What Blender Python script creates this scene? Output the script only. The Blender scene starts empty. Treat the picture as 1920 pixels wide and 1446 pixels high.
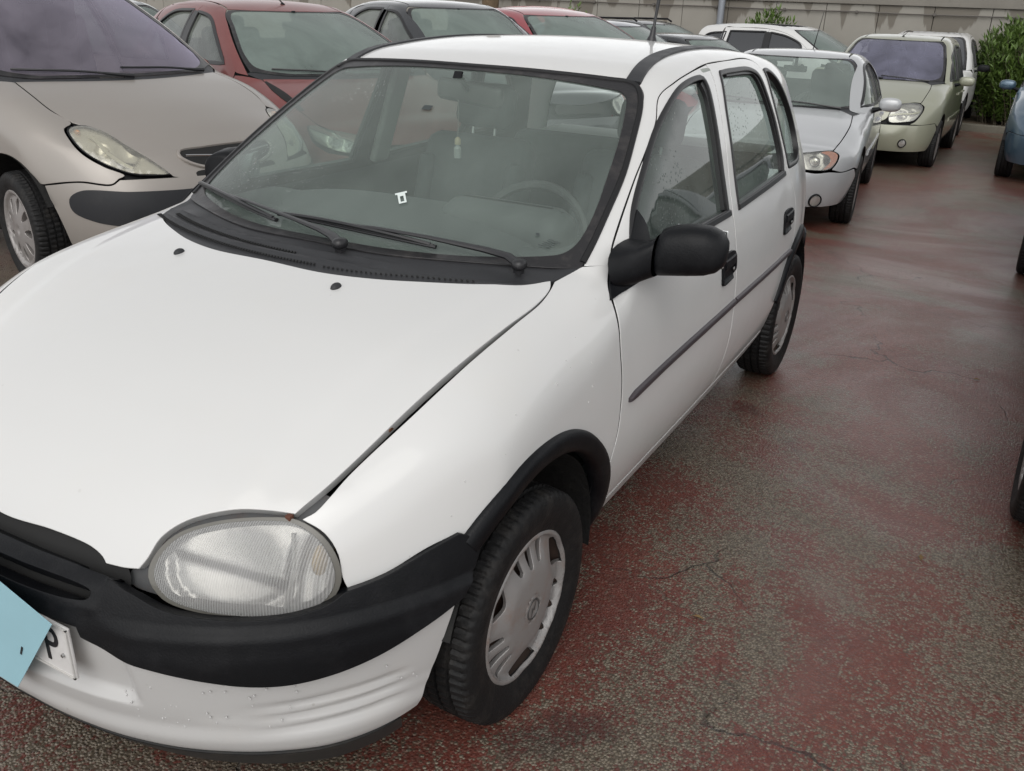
import bpy, math, random
import numpy as np
from mathutils import Vector, Matrix
from mathutils.geometry import delaunay_2d_cdt
random.seed(7); rng = np.random.default_rng(7)
scene = bpy.context.scene
col = scene.collection
R = math.radians

# ------------------------------------------------------------ camera
cam = bpy.data.cameras.new('camera'); camo = bpy.data.objects.new('camera', cam); col.objects.link(camo)
scene.camera = camo
YAW, PITCH, ROLL, FPX = R(28.38), R(23.63), R(2.08), 1664.4
_f0 = Vector((-math.sin(YAW), math.cos(YAW), 0)); _r0 = Vector((math.cos(YAW), math.sin(YAW), 0)); _u0 = Vector((0, 0, 1))
_fw = _f0*math.cos(PITCH)-_u0*math.sin(PITCH); _up = _u0*math.cos(PITCH)+_f0*math.sin(PITCH)
_rt = _r0*math.cos(ROLL)+_up*math.sin(ROLL); _up = _up*math.cos(ROLL)-_r0*math.sin(ROLL)
camo.matrix_world = Matrix(((_rt.x, _up.x, -_fw.x, 1.522), (_rt.y, _up.y, -_fw.y, -1.484), (_rt.z, _up.z, -_fw.z, 1.549), (0, 0, 0, 1)))
cam.sensor_fit = 'HORIZONTAL'; cam.sensor_width = 36; cam.lens = 36*FPX/1920
cam.clip_start = .05; cam.clip_end = 500
# ------------------------------------------------------------ light
w = bpy.data.worlds.new('World'); scene.world = w; w.use_nodes = True
nt = w.node_tree; bg = nt.nodes['Background']
sky = nt.nodes.new('ShaderNodeTexSky'); sky.sky_type = 'NISHITA'; sky.sun_disc = False
sky.sun_elevation = R(46); sky.sun_rotation = R(162); sky.dust_density = 1.2; sky.air_density = 1.0; sky.ozone_density = 1
hs = nt.nodes.new('ShaderNodeHueSaturation'); hs.inputs['Saturation'].default_value = .05
nt.links.new(sky.outputs[0], hs.inputs['Color']); nt.links.new(hs.outputs[0], bg.inputs[0]); bg.inputs[1].default_value = .138
sun = bpy.data.lights.new('sun', 'SUN'); sun.energy = .75; sun.angle = R(60); sun.color = (1, .96, .90)
suno = bpy.data.objects.new('sun', sun); col.objects.link(suno)
suno.rotation_euler = Vector((.22, -.66, .72)).to_track_quat('Z', 'Y').to_euler()
scene.view_settings.view_transform = 'Standard'; scene.view_settings.look = 'None'
scene.view_settings.exposure = .46; scene.view_settings.gamma = 1; scene.view_settings.use_curve_mapping = False

# ------------------------------------------------------------ materials
MATS = {}
def mat(name, color, rough=.5, metal=0., coat=0., coat_rough=.05, var=0., vscale=8, bump=0., bscale=60, spec=.5, rvar=0., dirt=None, dirt_amt=.3, dscale=5):
    if name in MATS: return MATS[name]
    m = bpy.data.materials.new(name); m.use_nodes = True; n = m.node_tree.nodes; l = m.node_tree.links
    p = n['Principled BSDF']; p.inputs['Base Color'].default_value = (*color, 1); p.inputs['Roughness'].default_value = rough
    p.inputs['Metallic'].default_value = metal; p.inputs['Coat Weight'].default_value = coat; p.inputs['Coat Roughness'].default_value = coat_rough
    p.inputs['Specular IOR Level'].default_value = spec
    tc = n.new('ShaderNodeTexCoord')
    last = None
    if var:
        t = n.new('ShaderNodeTexNoise'); t.inputs['Scale'].default_value = vscale; t.inputs['Detail'].default_value = 6
        l.new(tc.outputs['Object'], t.inputs['Vector'])
        mx = n.new('ShaderNodeMix'); mx.data_type = 'RGBA'; mx.inputs[6].default_value = (*[c*(1-var) for c in color], 1); mx.inputs[7].default_value = (*[min(1, c*(1+var)) for c in color], 1)
        l.new(t.outputs['Fac'], mx.inputs[0]); last = mx.outputs[2]
    if dirt:
        t = n.new('ShaderNodeTexNoise'); t.inputs['Scale'].default_value = dscale; t.inputs['Detail'].default_value = 9; t.inputs['Roughness'].default_value = .7
        l.new(tc.outputs['Object'], t.inputs['Vector'])
        r = n.new('ShaderNodeMapRange'); r.inputs[1].default_value = .5; r.inputs[2].default_value = .75; r.inputs[4].default_value = dirt_amt
        l.new(t.outputs['Fac'], r.inputs[0])
        mx = n.new('ShaderNodeMix'); mx.data_type = 'RGBA'; mx.inputs[7].default_value = (*dirt, 1)
        if last: l.new(last, mx.inputs[6])
        else: mx.inputs[6].default_value = (*color, 1)
        l.new(r.outputs[0], mx.inputs[0]); last = mx.outputs[2]
    if last: l.new(last, p.inputs['Base Color'])
    if rvar:
        t = n.new('ShaderNodeTexNoise'); t.inputs['Scale'].default_value = vscale*1.7; t.inputs['Detail'].default_value = 5
        l.new(tc.outputs['Object'], t.inputs['Vector'])
        r = n.new('ShaderNodeMapRange'); r.inputs[1].default_value = .3; r.inputs[2].default_value = .7; r.inputs[3].default_value = max(0, rough-rvar); r.inputs[4].default_value = rough+rvar
        l.new(t.outputs['Fac'], r.inputs[0]); l.new(r.outputs[0], p.inputs['Roughness'])
    if bump:
        t = n.new('ShaderNodeTexNoise'); t.inputs['Scale'].default_value = bscale; t.inputs['Detail'].default_value = 4
        l.new(tc.outputs['Object'], t.inputs['Vector'])
        b = n.new('ShaderNodeBump'); b.inputs['Strength'].default_value = bump; b.inputs['Distance'].default_value = .01
        l.new(t.outputs['Fac'], b.inputs['Height']); l.new(b.outputs[0], p.inputs['Normal'])
    MATS[name] = m; return m
def glass(name, tint=(.55, .64, .6), haze=(.30, .34, .32), amount=.35, lo=.6, drops=True, refl=1.0, rough=.03, hscale=2.2):
    "rain wet car glass: clear tinted sheet, sky reflection, uneven film of dirt and mist, beads of water"
    if name in MATS: return MATS[name]
    m = bpy.data.materials.new(name); m.use_nodes = True; n = m.node_tree.nodes; l = m.node_tree.links
    n.remove(n['Principled BSDF']); out = n['Material Output']
    tr = n.new('ShaderNodeBsdfTransparent'); tr.inputs[0].default_value = (*tint, 1)
    gl = n.new('ShaderNodeBsdfGlossy'); gl.inputs['Roughness'].default_value = rough
    df = n.new('ShaderNodeBsdfDiffuse'); df.inputs[0].default_value = (*haze, 1)
    fr = n.new('ShaderNodeLayerWeight'); fr.inputs['Blend'].default_value = .5
    pw = n.new('ShaderNodeMath'); pw.operation = 'POWER'; l.new(fr.outputs['Facing'], pw.inputs[0]); pw.inputs[1].default_value = 5
    ma = n.new('ShaderNodeMath'); ma.operation = 'MULTIPLY_ADD'; l.new(pw.outputs[0], ma.inputs[0]); ma.inputs[1].default_value = .9; ma.inputs[2].default_value = .065
    tc = n.new('ShaderNodeTexCoord')
    mp = n.new('ShaderNodeMapping'); mp.inputs['Scale'].default_value = (1.6, 1, .6); l.new(tc.outputs['Object'], mp.inputs[0])
    no = n.new('ShaderNodeTexNoise'); no.inputs['Scale'].default_value = hscale; no.inputs['Detail'].default_value = 8; no.inputs['Roughness'].default_value = .62; no.inputs['Distortion'].default_value = .6
    l.new(mp.outputs[0], no.inputs['Vector'])
    mr = n.new('ShaderNodeMapRange'); mr.inputs[1].default_value = .3; mr.inputs[2].default_value = .72; mr.inputs[3].default_value = amount*lo; mr.inputs[4].default_value = amount
    l.new(no.outputs['Fac'], mr.inputs[0])
    m1 = n.new('ShaderNodeMixShader'); l.new(mr.outputs[0], m1.inputs[0]); l.new(tr.outputs[0], m1.inputs[1]); l.new(df.outputs[0], m1.inputs[2])
    mu = n.new('ShaderNodeMath'); mu.operation = 'MULTIPLY'; mu.inputs[1].default_value = refl; mu.use_clamp = True; l.new(ma.outputs[0], mu.inputs[0])
    m2 = n.new('ShaderNodeMixShader'); l.new(mu.outputs[0], m2.inputs[0]); l.new(m1.outputs[0], m2.inputs[1]); l.new(gl.outputs[0], m2.inputs[2])
    if drops:
        vo = n.new('ShaderNodeTexVoronoi'); vo.inputs['Scale'].default_value = 70; l.new(tc.outputs['Object'], vo.inputs['Vector'])
        vm = n.new('ShaderNodeMapRange'); vm.inputs[1].default_value = .0; vm.inputs[2].default_value = .25; vm.inputs[3].default_value = 1; vm.inputs[4].default_value = 0; l.new(vo.outputs['Distance'], vm.inputs[0])
        n2 = n.new('ShaderNodeTexNoise'); n2.inputs['Scale'].default_value = 4; l.new(tc.outputs['Object'], n2.inputs['Vector'])
        m3 = n.new('ShaderNodeMapRange'); m3.inputs[1].default_value = .5; m3.inputs[2].default_value = .62; l.new(n2.outputs['Fac'], m3.inputs[0])
        m4 = n.new('ShaderNodeMath'); m4.operation = 'MULTIPLY'; l.new(vm.outputs[0], m4.inputs[0]); l.new(m3.outputs[0], m4.inputs[1])
        b = n.new('ShaderNodeBump'); b.inputs['Strength'].default_value = .35; b.inputs['Distance'].default_value = .004; l.new(m4.outputs[0], b.inputs['Height'])
        l.new(b.outputs[0], gl.inputs['Normal']); l.new(b.outputs[0], fr.inputs['Normal'])
    l.new(m2.outputs[0], out.inputs[0]); MATS[name] = m; return m

# ------------------------------------------------------------ mesh helpers
def tag(o, label=None, cat=None, group=None, kind=None):
    if label: o['label'] = label
    if cat: o['category'] = cat
    if group: o['group'] = group
    if kind: o['kind'] = kind
    return o
def empty(name, loc=(0, 0, 0), rz=0, rx=0, label=None, cat=None, group=None):
    o = bpy.data.objects.new(name, None); col.objects.link(o); o.location = loc; o.rotation_euler = (rx, 0, rz); o.empty_display_size = .1
    return tag(o, label, cat, group)
def mesh(name, V, F, m, parent=None, smooth=True, N=None, mirror=False):
    V = np.asarray(V, float)
    if mirror:
        V = V*[-1, 1, 1]; F = [tuple(reversed(f)) for f in F]
        if N is not None: N = np.asarray(N)*[-1, 1, 1]
    me = bpy.data.meshes.new(name); me.from_pydata([tuple(v) for v in V], [], [tuple(int(i) for i in f) for f in F])
    me.materials.append(m)
    if smooth: me.polygons.foreach_set('use_smooth', [True]*len(me.polygons))
    if N is not None: me.normals_split_custom_set_from_vertices([tuple(v) for v in N])
    me.update()
    o = bpy.data.objects.new(name, me); col.objects.link(o)
    if parent: o.parent = parent
    return o
def sharp(o, ang=35):
    "smooth faces with creases kept sharp"
    me = o.data
    import bmesh
    bm = bmesh.new(); bm.from_mesh(me)
    for e in bm.edges:
        if len(e.link_faces) == 2 and e.calc_face_angle(0) > R(ang): e.smooth = False
    bm.to_mesh(me); bm.free(); return o
class MB:
    "collects simple solids into one mesh"
    def __init__(s): s.V = []; s.F = []
    def add(s, V, F):
        b = len(s.V); s.V += [tuple(v) for v in V]; s.F += [tuple(i+b for i in f) for f in F]; return s
    def box(s, c, d, bev=0, M=None):
        x, y, z = [a/2 for a in d]; b = min(bev, x*.9, y*.9, z*.9)
        if b <= 0:
            V = [(i*x, j*y, k*z) for i in (-1, 1) for j in (-1, 1) for k in (-1, 1)]
            F = [(0, 1, 3, 2), (4, 6, 7, 5), (0, 4, 5, 1), (2, 3, 7, 6), (0, 2, 6, 4), (1, 5, 7, 3)]
        else:
            prof = [(-1, 1, -1, 1)]
            def ring(X, Y, r, z0):
                return [(sx*(X-r)+r*math.cos(a), sy*(Y-r)+r*math.sin(a), z0) for sx, sy, a0 in ((1, 1, 0), (-1, 1, 90), (-1, -1, 180), (1, -1, 270)) for a in (R(a0), R(a0+30), R(a0+60), R(a0+90))]
            V = []
            rings = [(b, -z), (b*.5, -z+b*.13), (b*.13, -z+b*.5), (0, -z+b), (0, z-b), (b*.13, z-b*.5), (b*.5, z-b*.13), (b, z)]
            for ins, zz in rings: V += ring(x-ins, y-ins, max(b-ins*.5, b*.3), zz)
            F = []
            for i in range(len(rings)-1):
                for j in range(16): F.append((i*16+j, i*16+(j+1) % 16, (i+1)*16+(j+1) % 16, (i+1)*16+j))
            F.append(tuple(range(15, -1, -1))); F.append(tuple((len(rings)-1)*16+j for j in range(16)))
        V = [Vector(v) for v in V]
        if M is not None: V = [M @ v for v in V]
        return s.add([v+Vector(c) for v in V], F)
    def tube(s, pts, r, n=8, cap=True, flat=1.0):
        pts = [Vector(p) for p in pts]; rs = r if hasattr(r, '__len__') else [r]*len(pts)
        V = []; F = []; pa = None
        for i, p in enumerate(pts):
            t = (pts[min(i+1, len(pts)-1)]-pts[max(i-1, 0)]).normalized()
            if pa is None: pa = t.orthogonal().normalized() if abs(t.z) > .9 else t.cross(Vector((0, 0, 1))).normalized()
            pa = (pa-t*pa.dot(t)).normalized(); pb = t.cross(pa)
            for j in range(n):
                a = 2*math.pi*j/n; V.append(p+pa*math.cos(a)*rs[i]+pb*math.sin(a)*rs[i]*flat)
        for i in range(len(pts)-1):
            for j in range(n): F.append((i*n+j, i*n+(j+1) % n, (i+1)*n+(j+1) % n, (i+1)*n+j))
        if cap: F.append(tuple(range(n-1, -1, -1))); F.append(tuple((len(pts)-1)*n+j for j in range(n)))
        return s.add(V, F)
    def ball(s, c, r, nu=14, nv=9, M=None, e=1.0):
        V = []; F = []
        rx, ry, rz = r if hasattr(r, '__len__') else (r, r, r)
        sg = lambda v: math.copysign(abs(v)**e, v)
        for i in range(nv+1):
            ph = -math.pi/2+math.pi*i/nv
            for j in range(nu):
                th = 2*math.pi*j/nu
                v = Vector((rx*sg(math.cos(ph))*sg(math.cos(th)), ry*sg(math.cos(ph))*sg(math.sin(th)), rz*sg(math.sin(ph))))
                V.append((M @ v if M is not None else v)+Vector(c))
        for i in range(nv):
            for j in range(nu): F.append((i*nu+j, i*nu+(j+1) % nu, (i+1)*nu+(j+1) % nu, (i+1)*nu+j))
        return s.add(V, F)
    def lathe(s, prof, n=32, axis='x', c=(0, 0, 0)):
        "prof: (along axis, radius)"
        V = []; F = []
        for a, r in prof:
            for j in range(n):
                t = 2*math.pi*j/n; p = (a, r*math.cos(t), r*math.sin(t)) if axis == 'x' else (r*math.cos(t), a, r*math.sin(t)) if axis == 'y' else (r*math.cos(t), r*math.sin(t), a)
                V.append(tuple(p[k]+c[k] for k in range(3)))
        for i in range(len(prof)-1):
            for j in range(n): F.append((i*n+j, (i+1)*n+j, (i+1)*n+(j+1) % n, i*n+(j+1) % n))
        return s.add(V, F)
    def build(s, name, m, parent=None, smooth=True, mirror=False, crease=40):
        o = mesh(name, s.V, s.F, m, parent, smooth, mirror=mirror)
        if smooth: sharp(o, crease)
        return o
def curve(pts, closed=True, step=.02):
    "spline through points; a point with one extra value is a sharp corner"
    P = [np.array(p[:3], float) if len(p) >= 3 else np.array(p, float) for p in pts]
    cr = [len(p) > 3 for p in pts]; n = len(P); out = []
    segs = n if closed else n-1
    for i in range(segs):
        a, b = P[i], P[(i+1) % n]
        pa = 2*a-b if cr[i] or (not closed and i == 0) else P[i-1]
        j = (i+1) % n
        pb = 2*b-a if cr[j] or (not closed and i == segs-1) else P[(i+2) % n]
        L = np.linalg.norm(b-a); k = max(1, int(math.ceil(L/step)))
        d0 = max(np.linalg.norm(a-pa), 1e-6)**.5; d1 = max(L, 1e-6)**.5; d2 = max(np.linalg.norm(pb-b), 1e-6)**.5
        m1 = (b-a)+d1*((a-pa)/d0-(b-pa)/(d0+d1)); m2 = (b-a)+d1*((pb-b)/d2-(pb-a)/(d1+d2))
        for q in range(k):
            t = q/k; out.append((2*t**3-3*t*t+1)*a+(t**3-2*t*t+t)*m1+(-2*t**3+3*t*t)*b+(t**3-t*t)*m2)
    if not closed: out.append(P[-1])
    return np.array(out)
def inside(poly, pts):
    x, y = pts[:, 0], pts[:, 1]; r = np.zeros(len(pts), bool); n = len(poly)
    for i in range(n):
        x0, y0 = poly[i]; x1, y1 = poly[i-1]
        c = ((y0 > y) != (y1 > y))
        with np.errstate(divide='ignore', invalid='ignore'): r ^= c & (x < (x1-x0)*(y-y0)/(y1-y0)+x0)
    return r
EDGESHADE = {'white_paint', 'beige_metallic', 'silver_metallic', 'sage_metallic', 'faded_red', 'dark_red', 'black_paint', 'grey_blue_paint', 'light_blue_metallic', 'suv_white'}
class Flat:
    "parallel projection along d"
    def __init__(s, d, far=1.6):
        s.d = np.array(d, float); s.d /= np.linalg.norm(s.d); h = np.array([0, 0, 1.]) if abs(s.d[2]) < .9 else np.array([0, 1., 0])
        s.a = np.cross(h, s.d); s.a /= np.linalg.norm(s.a); s.b = np.cross(s.d, s.a); s.far = far
    def to2(s, P): P = np.asarray(P, float)[:, :3]; return np.stack([P@s.a, P@s.b], -1)
    def rays(s, U): O = U[:, :1]*s.a+U[:, 1:2]*s.b+s.d*s.far; return O, np.tile(-s.d, (len(U), 1))
class Wrap:
    "projection towards a vertical axis at (0, yc): for noses and bumpers"
    def __init__(s, yc=.3, rad=.9): s.yc = yc; s.r = rad
    def to2(s, P): P = np.asarray(P, float)[:, :3]; return np.stack([np.arctan2(P[:, 0], s.yc-P[:, 1])*s.r, P[:, 2]], -1)
    def rays(s, U):
        t = U[:, 0]/s.r; D = np.stack([np.sin(t), -np.cos(t), 0*t], -1); O = np.stack([0*t, 0*t+s.yc, U[:, 1]], -1)+D*2.2
        return O, -D
class Fixed:
    "plain height field over a flat frame: h(u, v) along axis n"
    def __init__(s, o, a, b, h=None): s.o, s.a, s.b = [np.array(v, float) for v in (o, a, b)]; s.n = np.cross(s.a, s.b); s.h = h
def lift(f, proj, U, off=0.):
    if isinstance(proj, Fixed):
        h = proj.h(U[:, 0], U[:, 1]) if proj.h else np.zeros(len(U)); e = .001
        P = proj.o+U[:, :1]*proj.a+U[:, 1:2]*proj.b+h[:, None]*proj.n
        if proj.h:
            hx = (proj.h(U[:, 0]+e, U[:, 1])-proj.h(U[:, 0]-e, U[:, 1]))/(2*e); hy = (proj.h(U[:, 0], U[:, 1]+e)-proj.h(U[:, 0], U[:, 1]-e))/(2*e)
            N = proj.n-hx[:, None]*proj.a-hy[:, None]*proj.b; N /= np.linalg.norm(N, axis=1, keepdims=True)
        else: N = np.tile(proj.n, (len(U), 1))
        return P+N*off, N
    O, D = proj.rays(U); P, hit = march(f, O, D, 0, 3.4, 80)
    N = grad(f, P); return P+N*off, N
def panel(name, f, proj, outline, m, parent=None, s=.02, off=0., flange=.012, holes=(), lip=.0015, mirror=None, relief=None, closed_step=None, solid=False):
    """sheet cut to an outline, laid on the body surface f, with turned-in edges; mirror: None one piece, True a pair"""
    st = closed_step or s*.7
    def flat2(o):
        o = [tuple(p) for p in o]
        if len(o[0]) >= 3: return proj.to2(curve(o, True, st))
        return curve([p+(0,)*(3-len(p)) for p in o], True, st)[:, :2]
    loops = [flat2(outline)]+[flat2(h) for h in holes]
    lo, hi = loops[0].min(0), loops[0].max(0)
    gx, gy = np.meshgrid(np.arange(lo[0], hi[0], s), np.arange(lo[1], hi[1], s*.87)); gx[1::2] += s/2
    G = np.stack([gx.ravel(), gy.ravel()], -1)
    G = G[inside(loops[0], G)]
    for h in loops[1:]: G = G[~inside(h, G)]
    allb = np.concatenate(loops)
    if len(G):
        keep = np.ones(len(G), bool)
        for i in range(0, len(G), 2000):
            d = ((G[i:i+2000, None]-allb[None])**2).sum(-1).min(1); keep[i:i+2000] = d > (s*.45)**2
        G = G[keep]
    E = []; b = 0
    for L in loops: E += [(b+i, b+(i+1) % len(L)) for i in range(len(L))]; b += len(L)
    pts = np.concatenate([allb, G])
    vs, es, fs, ov, oe, of = delaunay_2d_cdt([Vector(p) for p in pts], E, [], 0, 1e-7)
    V2 = np.array([tuple(v) for v in vs]); cen = np.array([V2[list(t)].mean(0) for t in fs])
    ok = inside(loops[0], cen)
    for h in loops[1:]: ok &= ~inside(h, cen)
    F = [tuple(t) for t, k in zip(fs, ok) if k]
    mp = {}
    for i, o in enumerate(ov):
        for k in o: mp[k] = i
    P, N = lift(f, proj, V2, off)
    if relief is not None: P = P+N*relief(P)[:, None]
    if len(F):
        t = F[len(F)//2]; nn = np.cross(P[t[1]]-P[t[0]], P[t[2]]-P[t[0]])
        if nn@N[t[0]] < 0: F = [x[::-1] for x in F]
    V = list(P); NN = list(N); fl_rng = []; nfl = False
    if relief is not None:
        acc = np.zeros_like(P); FA = np.array(F); c = np.cross(P[FA[:, 1]]-P[FA[:, 0]], P[FA[:, 2]]-P[FA[:, 0]])
        for k in range(3): np.add.at(acc, FA[:, k], c)
        acc /= np.linalg.norm(acc, axis=1, keepdims=True)+1e-12; NN = list(acc); N = acc
    if flange:
        b = 0
        for li, L in enumerate(loops):
            idx = [mp[b+i] for i in range(len(L))]; b += len(L); n = len(idx)
            Q = np.array([V[i] for i in idx]); T = np.roll(Q, -1, 0)-np.roll(Q, 1, 0); Nn = np.array([NN[i] for i in idx])
            Bn = np.cross(T, Nn); Bn /= np.linalg.norm(Bn, axis=1, keepdims=True)+1e-9
            # outward test
            q2 = V2[idx]; area = .5*np.sum(q2[:, 0]*np.roll(q2[:, 1], -1)-np.roll(q2[:, 0], -1)*q2[:, 1])
            probe = Q+Bn*.004; p2 = proj.to2(probe) if hasattr(proj, 'to2') else np.stack([(probe-proj.o)@proj.a, (probe-proj.o)@proj.b], -1)
            ins = inside(L, p2).mean() > .5
            if (li == 0 and ins) or (li > 0 and not ins): Bn = -Bn
            rows = [(Q+Bn*lip*.7-Nn*lip*.4, (Nn+Bn)), (Q+Bn*lip-Nn*lip*1.4, Bn), (Q+Bn*lip-Nn*flange, Bn)]
            if solid: rows.append((Q*1.0-Nn*flange-Bn*.004, Bn))
            V0 = len(V); prev = idx; nr_ = 0
            for Rw, Nr in rows:
                s0 = len(V); V += list(Rw); Nr = Nr/(np.linalg.norm(Nr, axis=1, keepdims=True)+1e-9); NN += list(Nr)
                cur = [s0+i for i in range(n)]
                for i in range(n):
                    j = (i+1) % n; q = (prev[i], prev[j], cur[j], cur[i])
                    F.append(q)
                prev = cur; nr_ += 1
                if nr_ == 2: fa_ = len(F)
            fl_rng.append((fa_, len(F))); nfl = True
            # orientation of flange faces
            a, b2, c2, d2 = F[-1]; nn = np.cross(np.array(V[b2])-np.array(V[a]), np.array(V[c2])-np.array(V[a]))
            if nn@NN[c2] < 0:
                k = len(rows)*n; F[-k:] = [x[::-1] for x in F[-k:]]
    o = mesh(name, V, F, m, parent, True, NN)
    if mirror: o2 = mesh(name, V, F, m, parent, True, NN, mirror=True)
    if flange and nfl and m.name in EDGESHADE and not (name == 'bonnet' and m.name == 'white_paint'):
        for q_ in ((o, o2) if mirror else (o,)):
            q_.data.materials.append(dark); ids = np.zeros(len(q_.data.polygons), int)  # turned-in edges are body colour; the dark paints the shade in the gaps
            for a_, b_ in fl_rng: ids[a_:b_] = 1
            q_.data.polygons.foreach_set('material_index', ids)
    if mirror: return o, o2
    return o
def trim(name, f, proj, path, prof, m, parent=None, closed=False, step=.02, mirror=None, scale=None):
    """moulding or seal: profile (across, proud) swept along a path on the surface"""
    C = curve(path, closed, step); P, N = lift(f, proj, proj.to2(C))
    n = len(P)
    T = np.roll(P, -1, 0)-np.roll(P, 1, 0)
    if not closed: T[0] = P[1]-P[0]; T[-1] = P[-1]-P[-2]
    T /= np.linalg.norm(T, axis=1, keepdims=True); Bn = np.cross(T, N); Bn /= np.linalg.norm(Bn, axis=1, keepdims=True)
    V = []; F = []; k = len(prof)
    for i in range(n):
        sc = scale(i/(n-1)) if scale else (1, 1)
        for b, h in prof: V.append(P[i]+Bn[i]*b*sc[0]+N[i]*h*sc[1])
    for i in range(n if closed else n-1):
        j = (i+1) % n
        for a in range(k): F.append((i*k+a, i*k+(a+1) % k, j*k+(a+1) % k, j*k+a))
    if not closed: F.append(tuple(range(k-1, -1, -1))); F.append(tuple((n-1)*k+a for a in range(k)))
    # orientation
    V = np.array(V); q = F[0]; cen = V[:k].mean(0); nn = np.cross(V[q[1]]-V[q[0]], V[q[2]]-V[q[0]])
    if nn@(V[q[0]]+V[q[1]]-2*cen) < 0: F = [x[::-1] for x in F]
    o = sharp(mesh(name, V, F, m, parent), 50)
    if mirror: return o, sharp(mesh(name, V, F, m, parent, mirror=True), 50)
    return o
RND = lambda w, h, b=.004: [(-w/2, -b), (-w/2, h*.5), (-w/2+h*.4, h), (w/2-h*.4, h), (w/2, h*.5), (w/2, -b)]
def spl(pts):
    xs=np.array([p[0] for p in pts],float);ys=np.array([p[1] for p in pts],float)
    d=np.diff(ys)/np.diff(xs);m=np.zeros_like(ys);m[0],m[-1]=d[0],d[-1]
    h=np.diff(xs)
    m[1:-1]=(d[:-1]*h[1:]+d[1:]*h[:-1])/(h[1:]+h[:-1])
    def g(x):
        i=np.clip(np.searchsorted(xs,x)-1,0,len(xs)-2)
        H=h[i];tc=np.clip((x-xs[i])/H,0,1)
        return (2*tc**3-3*tc**2+1)*ys[i]+(tc**3-2*tc**2+tc)*H*m[i]+(-2*tc**3+3*tc**2)*ys[i+1]+(tc**3-tc**2)*H*m[i+1]
    n=4000;X=np.linspace(xs[0],xs[-1],n);Y=g(X);dY=np.diff(Y);k=(n-1)/(xs[-1]-xs[0]);x0=xs[0]
    def f(x):
        u=(np.asarray(x,float)-x0)*k;i=np.minimum(np.maximum(u,0),n-2).astype(int)
        return Y[i]+(u-i)*dY[i]
    return f
def smax(a,b,k):
    h=np.maximum(k-np.abs(a-b),0)/k
    return np.maximum(a,b)+h*h*k*.25
def smin(a,b,k): return -smax(-a,-b,k)
def sstep(a,b,x):
    t=np.clip((x-a)/(b-a),0,1);return t*t*(3-2*t)
class Hatch:
    "white hatchback body: z up, y rearwards, x to the driver's side"
    zc=staticmethod(spl([(-.80,.40),(-.74,.52),(-.70,.585),(-.66,.638),(-.6,.70),(-.5,.768),(-.4,.82),(-.2,.89),(0,.932),(.2,.96),(.45,.985),(.9,1.02)]))
    rc=staticmethod(spl([(.9,1.345),(1.0,1.368),(1.25,1.402),(1.55,1.42),(1.9,1.418),(2.3,1.393),(2.6,1.35),(2.8,1.30)]))
    w=staticmethod(spl([(-.8,.60),(-.6,.71),(-.5,.745),(-.4,.768),(-.3,.785),(-.1,.797),(.2,.80),(.6,.803),(1.5,.807),(2.1,.803),(2.4,.793),(2.6,.762),(2.8,.735),(2.95,.70)]))
    q=staticmethod(spl([(.1,.16),(.15,.125),(.2,.095),(.25,.07),(.3,.045),(.4,.014),(.5,0),(.6,0),(.7,.004),(.8,.014),(.9,.033),(.95,.047),(1.0,.064),(1.1,.099),(1.2,.135),(1.3,.174),(1.375,.207),(1.45,.245)]))
    yt=staticmethod(spl([(.2,2.93),(.5,2.98),(.75,2.97),(.95,2.93),(1.3,2.76),(1.45,2.66)]))
    n0=staticmethod(spl([(.1,-.68),(.25,-.715),(.45,-.725),(.5,-.72),(.58,-.70),(.65,-.675),(.7,-.655),(.8,-.62),(.9,-.6)]))
    pl=staticmethod(spl([(0,0),(.15,.006),(.3,.03),(.45,.085),(.55,.145),(.62,.205),(.68,.28),(.74,.38),(.8,.5)]))
    def S(s,y,z): return s.w(y)-s.q(z)
    def hood(s,x,y): return s.zc(y-.3*x*x*sstep(0,-.4,y))-.085*x*x
    def wind(s,x,y):
        t=(y-.245-.42*x*x)/.76
        return .95+.418*t+.05*t*(1-t)
    def roof(s,x,y): return s.rc(y)-.09*x*x
    def f(s,P):
        x,y,z=np.abs(P[...,0]),P[...,1],P[...,2]
        top=smax(s.hood(x,y),smin(s.wind(x,y),s.roof(x,y),.04),.008)
        k=.17+(.09-.17)*sstep(.2,.6,y)
        g=smax(x-s.S(y,z),z-top,k)
        g=smax(g,s.n0(z)+s.pl(x)-y,.05)
        g=smax(g,y-(s.yt(z)-.13*x*x),.22)
        return g
class Bumper(Hatch):
    n0=staticmethod(spl([(.1,-.62),(.17,-.665),(.22,-.705),(.3,-.735),(.38,-.75),(.47,-.758),(.52,-.752),(.56,-.735),(.6,-.71)]))
    def f(s,P):
        x,y,z=np.abs(P[...,0]),P[...,1],P[...,2]
        return smax(x-s.S(y,z)-.006,s.n0(z)+s.pl(x)-y,.06)
def march(f,O,D,t0,t1,n=60):
    "first root of f from outside to inside along rays O+tD"
    t=np.linspace(t0,t1,n);O=np.asarray(O,float);D=np.asarray(D,float)
    V=np.stack([f(O+D*tt) for tt in t],0)
    s=(V[:-1]>0)&(V[1:]<=0);hit=s.any(0);i=s.argmax(0)
    a=t[i].copy();b=t[i+1].copy()
    for _ in range(15):
        m=(a+b)/2;v=f(O+D*m[...,None])>0
        a=np.where(v,m,a);b=np.where(v,b,m)
    # miss: nearest approach
    j=V.argmin(0);m=np.where(hit,(a+b)/2,t[j])
    return O+D*m[...,None],hit
def grad(f,P,e=.004):
    G=np.stack([f(P+np.eye(3)[i]*e)-f(P-np.eye(3)[i]*e) for i in range(3)],-1)
    return G/np.linalg.norm(G,axis=-1,keepdims=True)
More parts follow.
